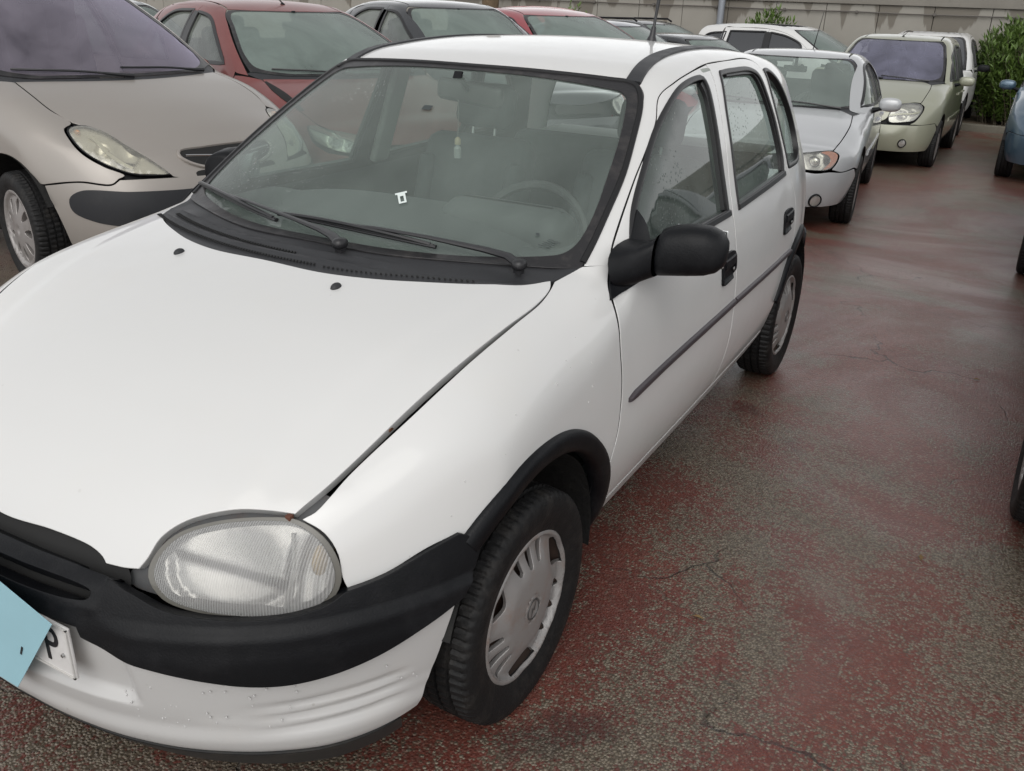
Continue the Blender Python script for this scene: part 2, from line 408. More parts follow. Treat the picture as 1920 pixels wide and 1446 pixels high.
# ============================================================ the white hatchback
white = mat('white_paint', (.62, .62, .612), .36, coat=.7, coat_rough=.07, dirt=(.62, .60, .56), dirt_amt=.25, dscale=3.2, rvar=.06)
bwhite = mat('bumper_white_shaded', (.47, .466, .46), .42, coat=.25, coat_rough=.2, dirt=(.5, .47, .43), dirt_amt=.3, dscale=4)  # lower white greyed: the weaker sky light low down is put into the colour
plast = mat('black_plastic', (.004, .0045, .0058), .46, spec=.22, bump=.12, bscale=260, var=.25, vscale=5, rvar=.08, dirt=(.03, .03, .032), dirt_amt=.3, dscale=9)
greypl = mat('weathered_plastic', (.032, .033, .036), .5, spec=.28, bump=.1, bscale=300, var=.2, vscale=6, rvar=.08)
def specks(m, scale, thr, color, amt):
    n = m.node_tree.nodes; l = m.node_tree.links; p = n['Principled BSDF']; src = p.inputs['Base Color'].links[0].from_socket
    tc = n.new('ShaderNodeTexCoord'); t = n.new('ShaderNodeTexVoronoi'); t.inputs['Scale'].default_value = scale; l.new(tc.outputs['Object'], t.inputs['Vector'])
    s = n.new('ShaderNodeSeparateColor'); l.new(t.outputs['Color'], s.inputs[0])
    a = n.new('ShaderNodeMapRange'); a.inputs[1].default_value = thr; a.inputs[2].default_value = thr+.02; l.new(s.outputs[0], a.inputs[0])
    d = n.new('ShaderNodeMapRange'); d.inputs[1].default_value = .16; d.inputs[2].default_value = .08; d.inputs[4].default_value = amt; l.new(t.outputs['Distance'], d.inputs[0])
    k = n.new('ShaderNodeMath'); k.operation = 'MULTIPLY'; l.new(a.outputs[0], k.inputs[0]); l.new(d.outputs[0], k.inputs[1])
    x = n.new('ShaderNodeMix'); x.data_type = 'RGBA'; l.new(k.outputs[0], x.inputs[0]); l.new(src, x.inputs[6]); x.inputs[7].default_value = (*color, 1); l.new(x.outputs[2], p.inputs['Base Color'])
specks(white, 34, .975, (.2, .18, .16), .4); specks(bwhite, 42, .95, (.25, .23, .2), .4)
rubber = mat('rubber', (.009, .009, .010), .5, spec=.35, var=.2)
frit = mat('frit', (.020, .0195, .021), .34, spec=.35, dirt=(.10, .09, .085), dirt_amt=.5, dscale=14, bump=.1, bscale=80)
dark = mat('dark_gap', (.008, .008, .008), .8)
under = mat('underbody', (.02, .019, .018), .85, dirt=(.06, .05, .04), dirt_amt=.5, dscale=11, bump=.6, bscale=30)
cloth = mat('seat_cloth', (.075, .08, .085), .95, var=.2, vscale=30)
trimg = mat('interior_plastic', (.06, .063, .064), .6)
lining = mat('headlining', (.38, .39, .37), .95)
B = Hatch(); U = Bumper()
f, fb = B.f, U.f
SIDE = Flat((1, 0, .25)); OBL = Flat((1, -.15, .75)); TOP = Flat((0, -.5, .87)); WR = Wrap(.3, .9)
car = empty('white_hatchback', (0, 0, 0), label='white five door hatchback with black bumper and black door mirror, filling the foreground', cat='car')
def sym(h):
    "closed outline from one half, starting and ending near the middle"
    return list(h)+[(-p[0],)+tuple(p[1:]) for p in reversed(h) if abs(p[0]) > 1e-6]
# bonnet
hood_h = [(0, .058, .941), (.168, .060, .939), (.298, .091, .939), (.412, .142, .938), (.518, .202, .937), (.600, .270, .935), (.635, .330, .934, 1),
          (.648, .300, .929), (.657, .23, .915), (.655, .105, .897), (.645, -.09, .86), (.615, -.26, .80), (.583, -.385, .747), (.568, -.433, .722), (.550, -.478, .698, 1),
          (.502, -.498, .70), (.45, -.523, .696), (.379, -.57, .675), (.346, -.605, .647), (.336, -.630, .612), (.327, -.644, .597, 1), (.30, -.652, .594), (.263, -.660, .594, 1),
          (.252, -.658, .604), (.222, -.657, .615), (.125, -.664, .621), (0, -.672, .614)]
def hood_relief(P):
    x, y = np.abs(P[:, 0]), P[:, 1]
    c = .47+.10*sstep(-.5, .3, y)
    return .004*sstep(c+.03, c-.03, x)*sstep(-.62, -.45, y)
hd = panel('bonnet', f, TOP, sym(hood_h), white, car, s=.018, off=.001, flange=.022, lip=.002, relief=hood_relief)
for sx in (-1, 1):
    P, N = lift(f, TOP, TOP.to2([(sx*.25, .016, .93)]))
    MB().ball(P[0]+N[0]*.004, (.011, .016, .011), M=Matrix.Rotation(R(8), 3, 'X')).build('washer_nozzle', greypl, car)
# wings
cowl_end = [(.655, .345, .934, 1), (.668, .42, .945), (.672, .447, .953, 1)]
fend = [(.641, .336, .934, 1), (.6660, .438, .952, 1), (.714, .486, .952, 1), (.741, .432, .897), (.765, .418, .863), (.791, .413, .779), (.799, .425, .676), (.802, .419, .562), (.801, .391, .485), (.79, .376, .43, 1)]
fend += [(.795, .01+.372*math.cos(t), .285+.372*math.sin(t)) for t in [R(a) for a in (26, 45, 65, 85, 105, 122)]]+[(.765, -.235, .575, 1)]
fend += [(.754, -.278, .612, 1), (.73, -.329, .604), (.689, -.407, .577), (.655, -.462, .561, 1), (.645, -.466, .59), (.634, -.462, .631), (.607, -.466, .669), (.569, -.477, .6905, 1)]
fend += [(.588, -.46, .703), (.597, -.43, .722), (.605, -.385, .747), (.626, -.26, .80), (.650, -.09, .86), (.660, .105, .897), (.662, .23, .915), (.653, .30, .929)]
panel('front_wing', f, OBL, fend, white, car, s=.02, flange=.015, mirror=True)
# doors (side outlines)
gapA = [(.74, .439, .89), (.765, .429, .863), (.791, .424, .779), (.799, .436, .676), (.802, .430, .562), (.801, .402, .485), (.79, .386, .42)]
bgap = [(.578, 1.512, 1.369), (.636, 1.478, 1.293), (.674, 1.462, 1.194), (.71, 1.436, 1.094), (.74, 1.400, 1.01), (.767, 1.385, .928), (.80, 1.398, .75), (.806, 1.405, .56), (.80, 1.395, .42), (.77, 1.385, .318)]
S = lambda y, z: float(B.S(y, z))
def sd(l): return [((S(p[0], p[1]),)+tuple(p)) for p in l]
def shy(l, d): return [(p[0], p[1]+d)+tuple(p[2:]) for p in l]
fdoor = [gapA[0]+(1,)]+gapA[1:]+sd([(.402, .318, 1)])+[bgap[-1][:1]+(bgap[-1][1]-.0045, bgap[-1][2], 1)]+shy(bgap[::-1][1:-1], -.0045)+[(.582, 1.506, 1.366, 1)]
ftop = [(.589, 1.326, 1.350), (.597, 1.175, 1.331), (.601, 1.052, 1.301), (.63, .958, 1.238), (.653, .835, 1.169), (.667, .737, 1.114), (.701, .539, .989)]
fdoor += ftop+[(.716, .492, .95, 1)]
fwin = sd([(.555, .952, 1), (1.335, .938, 1), (1.357, 1.05), (1.385, 1.17), (1.402, 1.28)])+[(.609, 1.398, 1.332), (.612, 1.36, 1.338), (.613, 1.2, 1.322), (.621, 1.094, 1.293), (.637, .942, 1.226), (.661, .805, 1.145), (.69, .65, 1.04)]
d1 = panel('front_door', f, SIDE, fdoor, white, car, s=.022, flange=.012, mirror=True, holes=[fwin])
ra = lambda a, r: (2.443-r*math.cos(R(a)), .282+r*math.sin(R(a)))
rgap = [(.612, 2.103, 1.333), (.642, 2.118, 1.269), (.688, 2.146, 1.143), (.723, 2.165, 1.044), (.748, 2.172, .972), (.764, 2.208, .913), (.779, 2.262, .831), (.79, 2.277, .741)]
rdoor = [(.578, 1.517, 1.367, 1)]+shy(bgap[1:-1], .0045)+[(bgap[-1][0], bgap[-1][1]+.0045, bgap[-1][2], 1)]+sd([(2.085, .318, 1)]+[ra(a, .372) for a in (15, 25, 35, 45, 55)]+[(2.262, .625, 1)])+rgap[::-1]+[(.594, 2.085, 1.350), (.576, 2.02, 1.364), (.577, 1.741, 1.369)]
rwin = [(.609, 1.578, 1.336), (.655, 1.533, 1.244), (.698, 1.503, 1.128), (.735, 1.470, 1.023), (.765, 1.450, .940, 1), (.754, 2.099, .957, 1), (.735, 2.125, 1.01), (.715, 2.125, 1.07), (.683, 2.112, 1.157), (.641, 2.06, 1.273), (.622, 2.025, 1.314), (.609, 1.95, 1.335), (.607, 1.745, 1.342), (.608, 1.62, 1.341)]
d2 = panel('rear_door', f, SIDE, rdoor, white, car, s=.022, flange=.012, mirror=True, holes=[rwin])
# A pillar, roof rail, rear quarter in one pressing
wsR = [(.666, .445, .955), (.663, .51, .998), (.655, .601, 1.054), (.640, .726, 1.128), (.611, .854, 1.207), (.578, .975, 1.283), (.560, 1.02, 1.310), (.540, 1.048, 1.328)]
railL = [(.502, 1.175, 1.367), (.48, 1.34, 1.39), (.462, 1.55, 1.399), (.446, 1.85, 1.402), (.43, 2.13, 1.396), (.428, 2.45, 1.362), (.43, 2.66, 1.318, 1)]
quarter = [(.668, .4455, .955, 1)]+wsR[1:-1]+[wsR[-1]+(1,)]+railL+[(.52, 2.71, 1.22), (.585, 2.76, 1.05), (.62, 2.80, .93), (.66, 2.83, .8), (.68, 2.84, .7, 1), (.74, 2.76, .62), (.765, 2.70, .585, 1)]
quarter += sd([ra(a, .372) for a in (127, 115, 100, 85, 72)]+[(2.27, .637, 1)])+[(p[0], p[1]+.007, p[2]) for p in rgap[::-1]]+[(.594, 2.092, 1.357), (.572, 2.03, 1.371), (.574, 1.741, 1.374), (.575, 1.52, 1.372), (.586, 1.326, 1.3545), (.594, 1.173, 1.335), (.598, 1.049, 1.304), (.6275, .954, 1.241), (.651, .831, 1.1725), (.665, .733, 1.1175), (.699, .535, .9925), (.7145, .4895, .9525, 1)]
qwin = [(.612, 2.135, 1.322, 1), (.614, 2.2, 1.322), (.625, 2.27, 1.295), (.645, 2.37, 1.22), (.665, 2.455, 1.12), (.690, 2.475, 1.05), (.72, 2.45, .995), (.745, 2.39, .972), (.752, 2.25, .967), (.752, 2.19, .968, 1), (.737, 2.188, 1.02), (.70, 2.172, 1.12), (.65, 2.145, 1.25)]
panel('body_side', f, Flat((1, .1, .55)), quarter, white, car, s=.022, flange=.012, mirror=True, holes=[qwin])
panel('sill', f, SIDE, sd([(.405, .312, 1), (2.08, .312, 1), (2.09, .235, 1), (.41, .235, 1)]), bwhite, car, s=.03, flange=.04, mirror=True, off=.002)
# roof
roofh = [(0, .990, 1.352), (.25, 1.008, 1.350), (.44, 1.04, 1.342), (.515, 1.062, 1.336, 1), (.495, 1.175, 1.367), (.472, 1.34, 1.39), (.455, 1.55, 1.399), (.44, 1.85, 1.402), (.424, 2.13, 1.396), (.422, 2.45, 1.362), (.424, 2.655, 1.318, 1), (.2, 2.70, 1.325), (0, 2.71, 1.33)]
panel('roof', f, Flat((0, 0, 1)), sym(roofh), white, car, s=.03, flange=.012)
strip = [(.513, 1.052, 1.334), (.494, 1.175, 1.367), (.471, 1.34, 1.39), (.454, 1.55, 1.399), (.44, 1.85, 1.402), (.427, 2.13, 1.396), (.425, 2.45, 1.362), (.427, 2.65, 1.318)]
trim('roof_strip', f, Flat((.3, 0, 1)), strip, RND(.046, .006), greypl, car, mirror=True)
# tail
panel('tailgate', f, Flat((0, 1, .3)), sym([(0, 2.74, 1.32), (.40, 2.68, 1.31), (.44, 2.70, 1.26, 1), (.51, 2.75, 1.18), (.58, 2.80, 1.0), (.62, 2.84, .88), (.64, 2.86, .75), (.62, 2.90, .62, 1), (0, 2.97, .60)]), white, car, s=.04,
      holes=[[(-.42, 2.75, 1.2), (0, 2.8, 1.26), (.42, 2.75, 1.2), (.50, 2.8, 1.02), (.5, 2.85, .93), (0, 2.9, .9), (-.5, 2.85, .93), (-.50, 2.8, 1.02)]])
panel('rear_window', f, Flat((0, 1, .3)), [(-.43, 2.75, 1.21), (0, 2.8, 1.27), (.43, 2.75, 1.21), (.51, 2.8, 1.02), (.51, 2.85, .92), (0, 2.9, .89), (-.51, 2.85, .92), (-.51, 2.8, 1.02)], glass('rear_glass', (.6, .68, .64), (.42, .46, .44), .5), car, s=.05, flange=0, off=-.003)
WRR = Wrap(2.4, .7)
class _R(Wrap):
    def to2(s, P): P = np.asarray(P, float)[:, :3]; return np.stack([np.arctan2(P[:, 0], P[:, 1]-s.yc)*s.r, P[:, 2]], -1)
    def rays(s, U_):
        t = U_[:, 0]/s.r; D = np.stack([np.sin(t), np.cos(t), 0*t], -1); O = np.stack([0*t, 0*t+s.yc, U_[:, 1]], -1)+D*2.2; return O, -D
panel('rear_bumper', f, _R(2.3, .7), sym([(0, 2.95, .60), (.5, 2.9, .60), (.66, 2.84, .60), (.74, 2.76, .60), (.775, 2.715, .59, 1), (.77, 2.73, .5), (.76, 2.75, .43, 1), (.68, 2.82, .40), (.5, 2.85, .29), (0, 2.9, .29)]), plast, car, s=.04, off=.02, flange=.03)
# windscreen
ws_in = [(0, .25, .96), (.2, .262, .96), (.35, .305, .96), (.48, .362, .965), (.575, .415, .969), (.608, .440, .975), (.627, .479, .992), (.6285, .564, 1.043), (.606, .70, 1.127), (.573, .848, 1.218), (.536, .960, 1.288), (.522, .985, 1.302), (.497, .998, 1.312), (.44, .993, 1.318), (.25, .972, 1.335), (0, .960, 1.34)]
ws_out = [(0, .222, .957), (.199, .228, .957), (.346, .272, .955), (.508, .346, .953), (.645, .420, .950), (.664, .438, .952, 1)]+wsR[1:-1]+[(.535, 1.044, 1.327), (.50, 1.052, 1.334), (.44, 1.036, 1.341), (.25, 1.003, 1.35), (0, .985, 1.352)]
wins = glass('windscreen_glass', (.88, .96, .92), (.42, .50, .455), .25, lo=.45, hscale=1.6, refl=1.0, rough=.06)  # dirt film brightened, with part of the sky reflection put into its colour
panel('windscreen', f, TOP, sym([(p[0]*1.012, p[1]-.004 if p[1] < .5 else p[1]+.006, p[2]) for p in ws_in]), wins, car, s=.035, flange=0, off=-.002)
panel('windscreen_surround', f, TOP, sym(ws_out), frit, car, s=.02, off=.0015, flange=.008, holes=[sym(ws_in)])
seal_top = [(-.54, 1.020, 1.30), (-.53, 1.040, 1.325), (-.50, 1.048, 1.334), (-.44, 1.033, 1.341), (-.25, 1.0, 1.35), (0, .982, 1.352), (.25, 1.0, 1.35), (.44, 1.033, 1.341), (.50, 1.048, 1.334), (.53, 1.040, 1.325), (.555, 1.01, 1.305), (.576, .965, 1.277), (.608, .85, 1.205), (.637, .722, 1.126), (.652, .598, 1.052), (.660, .508, .997), (.662, .45, .957)]
trim('windscreen_seal', f, TOP, seal_top, RND(.016, .006), rubber, car)
trim('windscreen_seal', f, TOP, [(-x, y, z) for x, y, z in seal_top[-8:]][::-1], RND(.016, .006), rubber, car)
# cowl
cowl = sym([(0, .064, .941), (.168, .066, .939), (.296, .097, .939), (.409, .148, .938), (.515, .208, .937), (.598, .275, .935), (.633, .332, .934), (.662, .435, .951, 1), (.640, .420, .950), (.505, .344, .953), (.344, .269, .955), (.198, .226, .957), (0, .220, .957)])
def cowl_relief(P):
    x, y = P[:, 0], P[:, 1]; t = y-(.062+.46*x*x)
    a = .012*np.exp(-((t-.045)/.012)**2)+.010*np.exp(-((t-.098)/.010)**2)
    return (a*sstep(.30, .18, x)*sstep(-.62, -.54, x)+.006*np.exp(-((t-.03)/.015)**2)*sstep(.2, .4, x)-.004*sstep(.02, .08, t))*sstep(.66, .6, np.abs(x))
panel('cowl_panel', f, TOP, cowl, greypl, car, s=.009, off=.000, flange=.012, relief=cowl_relief)
vent = MB()
for row, (t0, x0, x1, n) in enumerate(((.028, -.60, .12, 74), (.082, -.55, .02, 58), (.024, .15, .50, 30))):
    xs = np.linspace(x0, x1, n); C3 = np.array([(x, .062+.46*x*x+t0, .94) for x in xs]); P, N = lift(f, TOP, TOP.to2(C3)); P = P+N*(cowl_relief(P)[:, None]+.003)
    for p, nn, x in zip(P, N, xs):
        M = Matrix.Rotation(math.atan(.92*x)+.45, 3, 'Z'); vent.box(p, (.0042, .014 if row < 2 else .008, .002), M=M)
tag(vent.build('vent_slots', dark, car, smooth=False), kind='stuff')
# wipers
def onglass(x, y, h): P, N = lift(f, TOP, TOP.to2([(x, y, 1.0)])); return Vector(P[0]+N[0]*h)
wip = mat('wiper_black', (.018, .018, .02), .35)
def wiper(piv, arm, b0, b1):
    r = empty('wiper', piv); r.parent = car; pv = Vector(piv)
    L = lambda p: Vector(p)-pv
    m = MB(); m.ball(L(onglass(*arm[0])), (.0175, .021, .014), e=.8).tube([L(onglass(arm[0][0], arm[0][1], .004)), L(onglass(*arm[0]))], .014); m.tube([L(onglass(*p)) for p in arm], [.014, .0135, .012, .008, .0065, .006][:len(arm)], flat=.6); m.build('wiper_arm', wip, r)
    P = [L(onglass(b0[0]+(b1[0]-b0[0])*t, b0[1]+(b1[1]-b0[1])*t-.012*math.sin(math.pi*t), .012)) for t in np.linspace(0, 1, 12)]
    Pu = [L(onglass(b0[0]+(b1[0]-b0[0])*t, b0[1]+(b1[1]-b0[1])*t-.012*math.sin(math.pi*t), .015+.012*math.sin(math.pi*t))) for t in np.linspace(.03, .97, 12)]
    m = MB(); m.tube(P, .007, flat=.8); m.tube([p.lerp(q, .4) for p, q in zip(P, Pu)], .005, n=6); m.tube(Pu, .0052, n=6)
    for i in range(1, 11, 1): m.tube([P[i], Pu[i]], .0035, n=5)
    m.build('wiper_blade', wip, r)
    return r
wiper((.126, .166, .954), [(.126, .162, .024), (.085, .188, .028), (.03, .212, .028), (-.09, .250, .030), (-.30, .322, .028), (-.405, .356, .024)], (-.648, .462), (-.165, .262))
wiper((.557, .288, .943), [(.557, .284, .024), (.515, .306, .028), (.45, .314, .028), (.30, .304, .030), (.15, .292, .027), (.072, .284, .024)], (-.178, .296), (.325, .292))
# door glass, seals
sg = glass('side_glass', (.52, .62, .57), (.24, .285, .262), .36, lo=.3, hscale=3.5, refl=1.15, rough=.02)
blk = mat('window_seal', (.012, .012, .013), .38)
def win(name, hole, kind, belt):
    panel(name, f, SIDE, hole, sg, car, s=.05, off=-.016, flange=0, mirror=True)
    trim('window_seal', f, SIDE, hole, [(-.009, -.018), (-.009, .001), (-.005, .0035), (.006, .0035), (.009, .001), (.009, -.018)], blk, car, closed=True, mirror=True)
    if belt: trim('belt_strip', f, SIDE, belt, RND(.022, .009), blk, car, mirror=True)
win('front_door_window', fwin, 0, sd([(.60, .945), (1.0, .938), (1.345, .935)]))
win('rear_door_window', rwin, 0, sd([(1.445, .937), (1.8, .945), (2.105, .953)]))
win('quarter_window', qwin, 0, None)
# wide black band behind B pillar edge of each side window
for ed in (sd([(1.325, .95), (1.345, 1.05), (1.372, 1.17), (1.388, 1.28), (1.375, 1.325)]), sd([(2.10, .965), (2.118, 1.02), (2.100, 1.157), (2.045, 1.273), (1.99, 1.325), (1.9, 1.335), (1.65, 1.34)])):
    trim('window_channel', f, SIDE, ed, [(-.011, -.016), (-.011, -.004), (.011, -.004), (.011, -.016)], blk, car, mirror=True)
# inner liner closing the shut lines, black to stand for the shade inside
for hole_list in ([fwin], ):
    pass
def grow(l, k=.006):
    c = np.mean([p[:3] for p in l], 0); return [tuple(np.array(p[:3])+(np.array(p[:3])-c)*k/np.linalg.norm(np.array(p[:3])-c))+tuple(p[3:]) for p in l]
liner = sd([(.39, .25, 1)])+[(.79, .345, .42), (.79, .33, .6), (.775, .33, .85), (.69, .40, .945, 1)]+[(p[0]+.006, p[1]+.012, p[2]) for p in wsR[1:]]+[(p[0]+.01, p[1], p[2]-.004) for p in railL[:-2]]+[(.55, 2.5, 1.27), (.62, 2.62, 1.05), (.68, 2.68, .9), (.70, 2.70, .7, 1)]+sd([ra(a, .40) for a in (110, 90, 70, 45, 20)]+[(2.08, .25, 1)])
panel('door_frame', f, Flat((1, .05, .4)), liner, dark, car, s=.03, off=-.018, flange=0, mirror=True, holes=[grow(fwin), grow(rwin), grow(qwin)])
card = mat('door_card', (.05, .055, .055), .85)
panel('door_trim', f, SIDE, sd([(.45, .3, 1), (.45, .93, 1), (1.38, .925), (2.2, .94, 1), (2.0, .3, 1)]), card, car, s=.06, off=-.05, flange=.0, mirror=True)
panel('headlining', f, Flat((0, 0, 1)), sym([(0, 1.03, 1.35), (.48, 1.08, 1.34, 1), (.53, 1.4, 1.37), (.53, 2.1, 1.37), (.5, 2.55, 1.33, 1), (0, 2.62, 1.33)]), lining, car, s=.07, off=-.03, flange=0)
# mouldings
mo = sd([(.478, .615), (.75, .623), (1.395, .628)]); mo2 = sd([(1.408, .628), (1.8, .626), (2.235, .624)])
mp_ = [(-.013, -.002), (-.013, .005), (-.008, .010), (.006, .010), (.013, .003), (.013, -.002)]
mould = mat('side_moulding', (.05, .042, .047), .42, var=.2)
trim('side_moulding', f, SIDE, mo, mp_, mould, car, mirror=True, scale=lambda t: (1-.55*max(0, 1-t*30), 1))
trim('side_moulding', f, SIDE, mo2, mp_, mould, car, mirror=True, scale=lambda t: (1-.5*max(0, (t-.97)*33), 1))
# wheel arch trims
flp = [(-.024, -.03), (-.024, .006), (-.014, .015), (.010, .016), (.022, .012), (.027, .004), (.027, -.004)]
def arch(yc, a0, a1, sgn, r=.384, rz=.380, flip=1):
    g_ = lambda a: .014*max(0, (a-90)/40) if sgn > 0 else 0
    l = [(0, yc+(r+g_(a))*math.cos(R(a)), .285+(rz+g_(a))*math.sin(R(a))) for a in np.linspace(a0, a1, 16)]
    l = [(S(p[1], p[2]), p[1], p[2]) for p in l]
    return trim('wheel_arch_trim', f, SIDE, l, [(flip*b, h) for b, h in flp], plast, car, mirror=True)
arch(.012, -1, 131, 1)
arch(2.443, 156, 14, -1, flip=-1, r=.376, rz=.374)
wellm = mat('arch_liner', (.006, .006, .006), .8, dirt=(.03, .027, .022), dirt_amt=.5, dscale=14, bump=.5, bscale=40)
for yc in (0.01, 2.443):
    for sx in (-1, 1):
        m = MB(); n = 26; V = []; F = []
        for i in range(n+1):
            a = R(-8)+R(170)*i/n
            for x, r in ((.775, .345), (.74, .352), (.60, .352), (.46, .352), (.46, .05)): V.append((sx*x, yc+r*math.cos(a), .285+r*math.sin(a)))
        for i in range(n):
            for j in range(4): F.append((i*5+j, i*5+j+1, (i+1)*5+j+1, (i+1)*5+j))
        m.add(V, F); m.build('wheel_arch_liner', wellm, car)
m = MB(); m.box((0, 1.22, .26), (1.28, 1.66, .12), .02).box((0, -.1, .38), (.86, 1.0, .3), .05).box((0, 2.5, .36), (.86, .75, .2), .05).build('underbody', under, car)
MB().box((.610, -.262, .795), (.004, .035, .006), M=Matrix.Rotation(R(8), 3, 'Z')).build('rust_spot', mat('rust', (.14, .06, .03), .9), car)
# handles
def handle(y0, y1, z0, z1):
    yc, zc = (y0+y1)/2, (z0+z1)/2
    o = sd([(y0, z0+.012, 1), (y0+.004, z0), (y1-.03, z0, 0), (y1-.002, z0+.03), (y1, z1-.018, 0), (y1-.014, z1), (y0+.012, z1+.004), (y0, z1-.008)])
    a = panel('door_handle', f, SIDE, o, plast, car, s=.008, off=.0085, flange=.010, mirror=True, relief=lambda P: -.007*sstep(zc+.010, zc-.006, P[:, 2])*sstep(y0+.004, y0+.02, P[:, 1])*sstep(y1-.004, y1-.02, P[:, 1])*sstep(z0+.0, z0+.012, P[:, 2]))
    for sx in (-1, 1):
        P, N = lift(f, SIDE, SIDE.to2([(S(yc, zc), y1-.028, zc-.012)])); q = P[0]+N[0]*.003
        MB().lathe([(-.004, .001), (.004, .007), (.006, .006), (.006, .001)], 12, c=q).build('key_lock', mat('lock_metal', (.3, .3, .3), .4, 1), car, mirror=(sx < 0))
    for t, o2 in zip((1, -1), a):
        g = trim('handle_grip', f, SIDE, sd([(y0+.014, zc+.018), (yc, zc+.018), (y1-.016, zc+.020)]), RND(.034, .013), plast, o2, mirror=None)
        if t < 0:
            g.data.transform(Matrix.Scale(-1, 4, (1, 0, 0))); g.data.flip_normals()
handle(1.232, 1.372, .728, .812)
handle(2.058, 2.205, .728, .806)
# mirrors
def mirror(sx):
    r = empty('door_mirror', (sx*.76, .56, .95)); r.parent = car; o = Vector((.76, .56, .95))
    V = []; F = []; n = 24; sec = []
    def ring(c, hy, hz, tilt=0, e=.75):
        c = Vector(c)-o; sg = lambda v: math.copysign(abs(v)**e, v)
        for j in range(n):
            t = 2*math.pi*j/n; V.append((c.x+tilt*sg(math.sin(t))*hz, c.y+hy*sg(math.cos(t)), c.z+hz*sg(math.sin(t))))
    m = MB()
    for c, hy, hz, tl in (((.735, .555, .95), .115, .052, -.28), ((.752, .56, .950), .105, .050, -.25), ((.775, .565, .955), .078, .046, -.1), ((.80, .575, .968), .056, .050, 0), ((.808, .58, .975), .052, .054, 0)): ring(c, hy, hz, tl)
    k = len(V)//n
    for i in range(k-1):
        for j in range(n): F.append((i*n+j, i*n+(j+1) % n, (i+1)*n+(j+1) % n, (i+1)*n+j))
    if sx < 0: V = [(-v[0], v[1], v[2]) for v in V]; F = [t[::-1] for t in F]
    if sx > 0: mesh('mirror_arm', V, F, plast, r)
    V = []; F = []
    for x, hy, hz, yc_, zc_ in ((.809, .050, .054, .595, .977), (.813, .058, .060, .600, .980), (.835, .060, .063, .606, .985), (.88, .062, .064, .615, .991), (.92, .060, .060, .622, .993), (.945, .052, .050, .628, .992), (.958, .038, .034, .63, .990), (.963, .015, .014, .632, .988)):
        ring((x, yc_, zc_), hy, hz, 0, .8)
    k = len(V)//n
    for i in range(k-1):
        for j in range(n): F.append((i*n+j, i*n+(j+1) % n, (i+1)*n+(j+1) % n, (i+1)*n+j))
    F.append(tuple(range(n-1, -1, -1))); F.append(tuple((k-1)*n+j for j in range(n)))
    # bend the back flat
    V = [(v[0], min(v[1], .64-.56+.028), v[2]) for v in V]
    if sx < 0: V = [(-v[0], v[1], v[2]) for v in V]; F = [t[::-1] for t in F]
    sharp(mesh('mirror_housing', V, F, plast, r), 60)
    m = MB().box((sx*(.885-.76), .108, .04), (.13, .003, .095), .001); m.build('mirror_glass', mat('mirror_glass', (.7, .72, .72), .05, 1), r)
mirror(1); mirror(-1)
lm_ = [o for o in car.children if o.name.startswith('door_mirror') and o.location.x < 0][0]; lm_.rotation_euler = (0, 0, R(-75)); lm_.location = (-.815, .62, .945)
sail = sd([(.420, .893, 1), (.487, .953, 1), (.575, .992), (.672, 1.058, 1), (.676, 1.02), (.665, .96), (.67, .905, 1), (.56, .905)])
panel('mirror_base', f, SIDE, sail, plast, car, s=.02, off=.006, flange=.012, mirror=True)
# headlights
hl = [(.352, -.645, .588), (.350, -.625, .617), (.373, -.593, .652), (.427, -.553, .676), (.509, -.506, .689), (.561, -.481, .687), (.605, -.468, .662), (.632, -.465, .621), (.640, -.470, .581), (.630, -.491, .547), (.594, -.533, .532), (.536, -.579, .531), (.455, -.624, .539), (.385, -.647, .556)]
HL = Flat((.45, -1, .35))
def shrink(l, k):
    c = np.mean(l, 0); return [tuple(c+(np.array(p)-c)*k) for p in l]
hc = np.mean(hl, 0)
def bulge(P):
    u = HL.to2(np.abs(P)*[1, 0, 1]+[0, 0, 0]+np.stack([0*P[:, 0], P[:, 1], 0*P[:, 0]], -1))-HL.to2([hc])[0]
    return .014*np.clip(1-(u[:, 0]/.19)**2-(u[:, 1]/.10)**2, 0, 1)
lens = bpy.data.materials.new('lens'); lens.use_nodes = True; n_ = lens.node_tree.nodes; l_ = lens.node_tree.links
n_.remove(n_['Principled BSDF']); tr_ = n_.new('ShaderNodeBsdfTransparent'); tr_.inputs[0].default_value = (.86, .86, .84, 1)
gl_ = n_.new('ShaderNodeBsdfGlossy'); gl_.inputs['Roughness'].default_value = .08; df_ = n_.new('ShaderNodeBsdfDiffuse'); df_.inputs[0].default_value = (.50, .50, .495, 1)
tc_ = n_.new('ShaderNodeTexCoord'); wv = n_.new('ShaderNodeTexWave'); wv.bands_direction = 'X'; wv.inputs['Scale'].default_value = 75; wv.inputs['Distortion'].default_value = .35; l_.new(tc_.outputs['Object'], wv.inputs[0])
bp = n_.new('ShaderNodeBump'); bp.inputs['Strength'].default_value = .35; bp.inputs['Distance'].default_value = .004; l_.new(wv.outputs['Fac'], bp.inputs['Height']); l_.new(bp.outputs[0], gl_.inputs['Normal']); l_.new(bp.outputs[0], df_.inputs['Normal'])
m1_ = n_.new('ShaderNodeMixShader'); l_.new(tr_.outputs[0], m1_.inputs[1]); l_.new(df_.outputs[0], m1_.inputs[2])
nz = n_.new('ShaderNodeTexNoise'); nz.inputs['Scale'].default_value = 9; nz.inputs['Detail'].default_value = 8; l_.new(tc_.outputs['Object'], nz.inputs[0]); mr_ = n_.new('ShaderNodeMapRange'); mr_.inputs[3].default_value = .18; mr_.inputs[4].default_value = .55; l_.new(nz.outputs['Fac'], mr_.inputs[0])
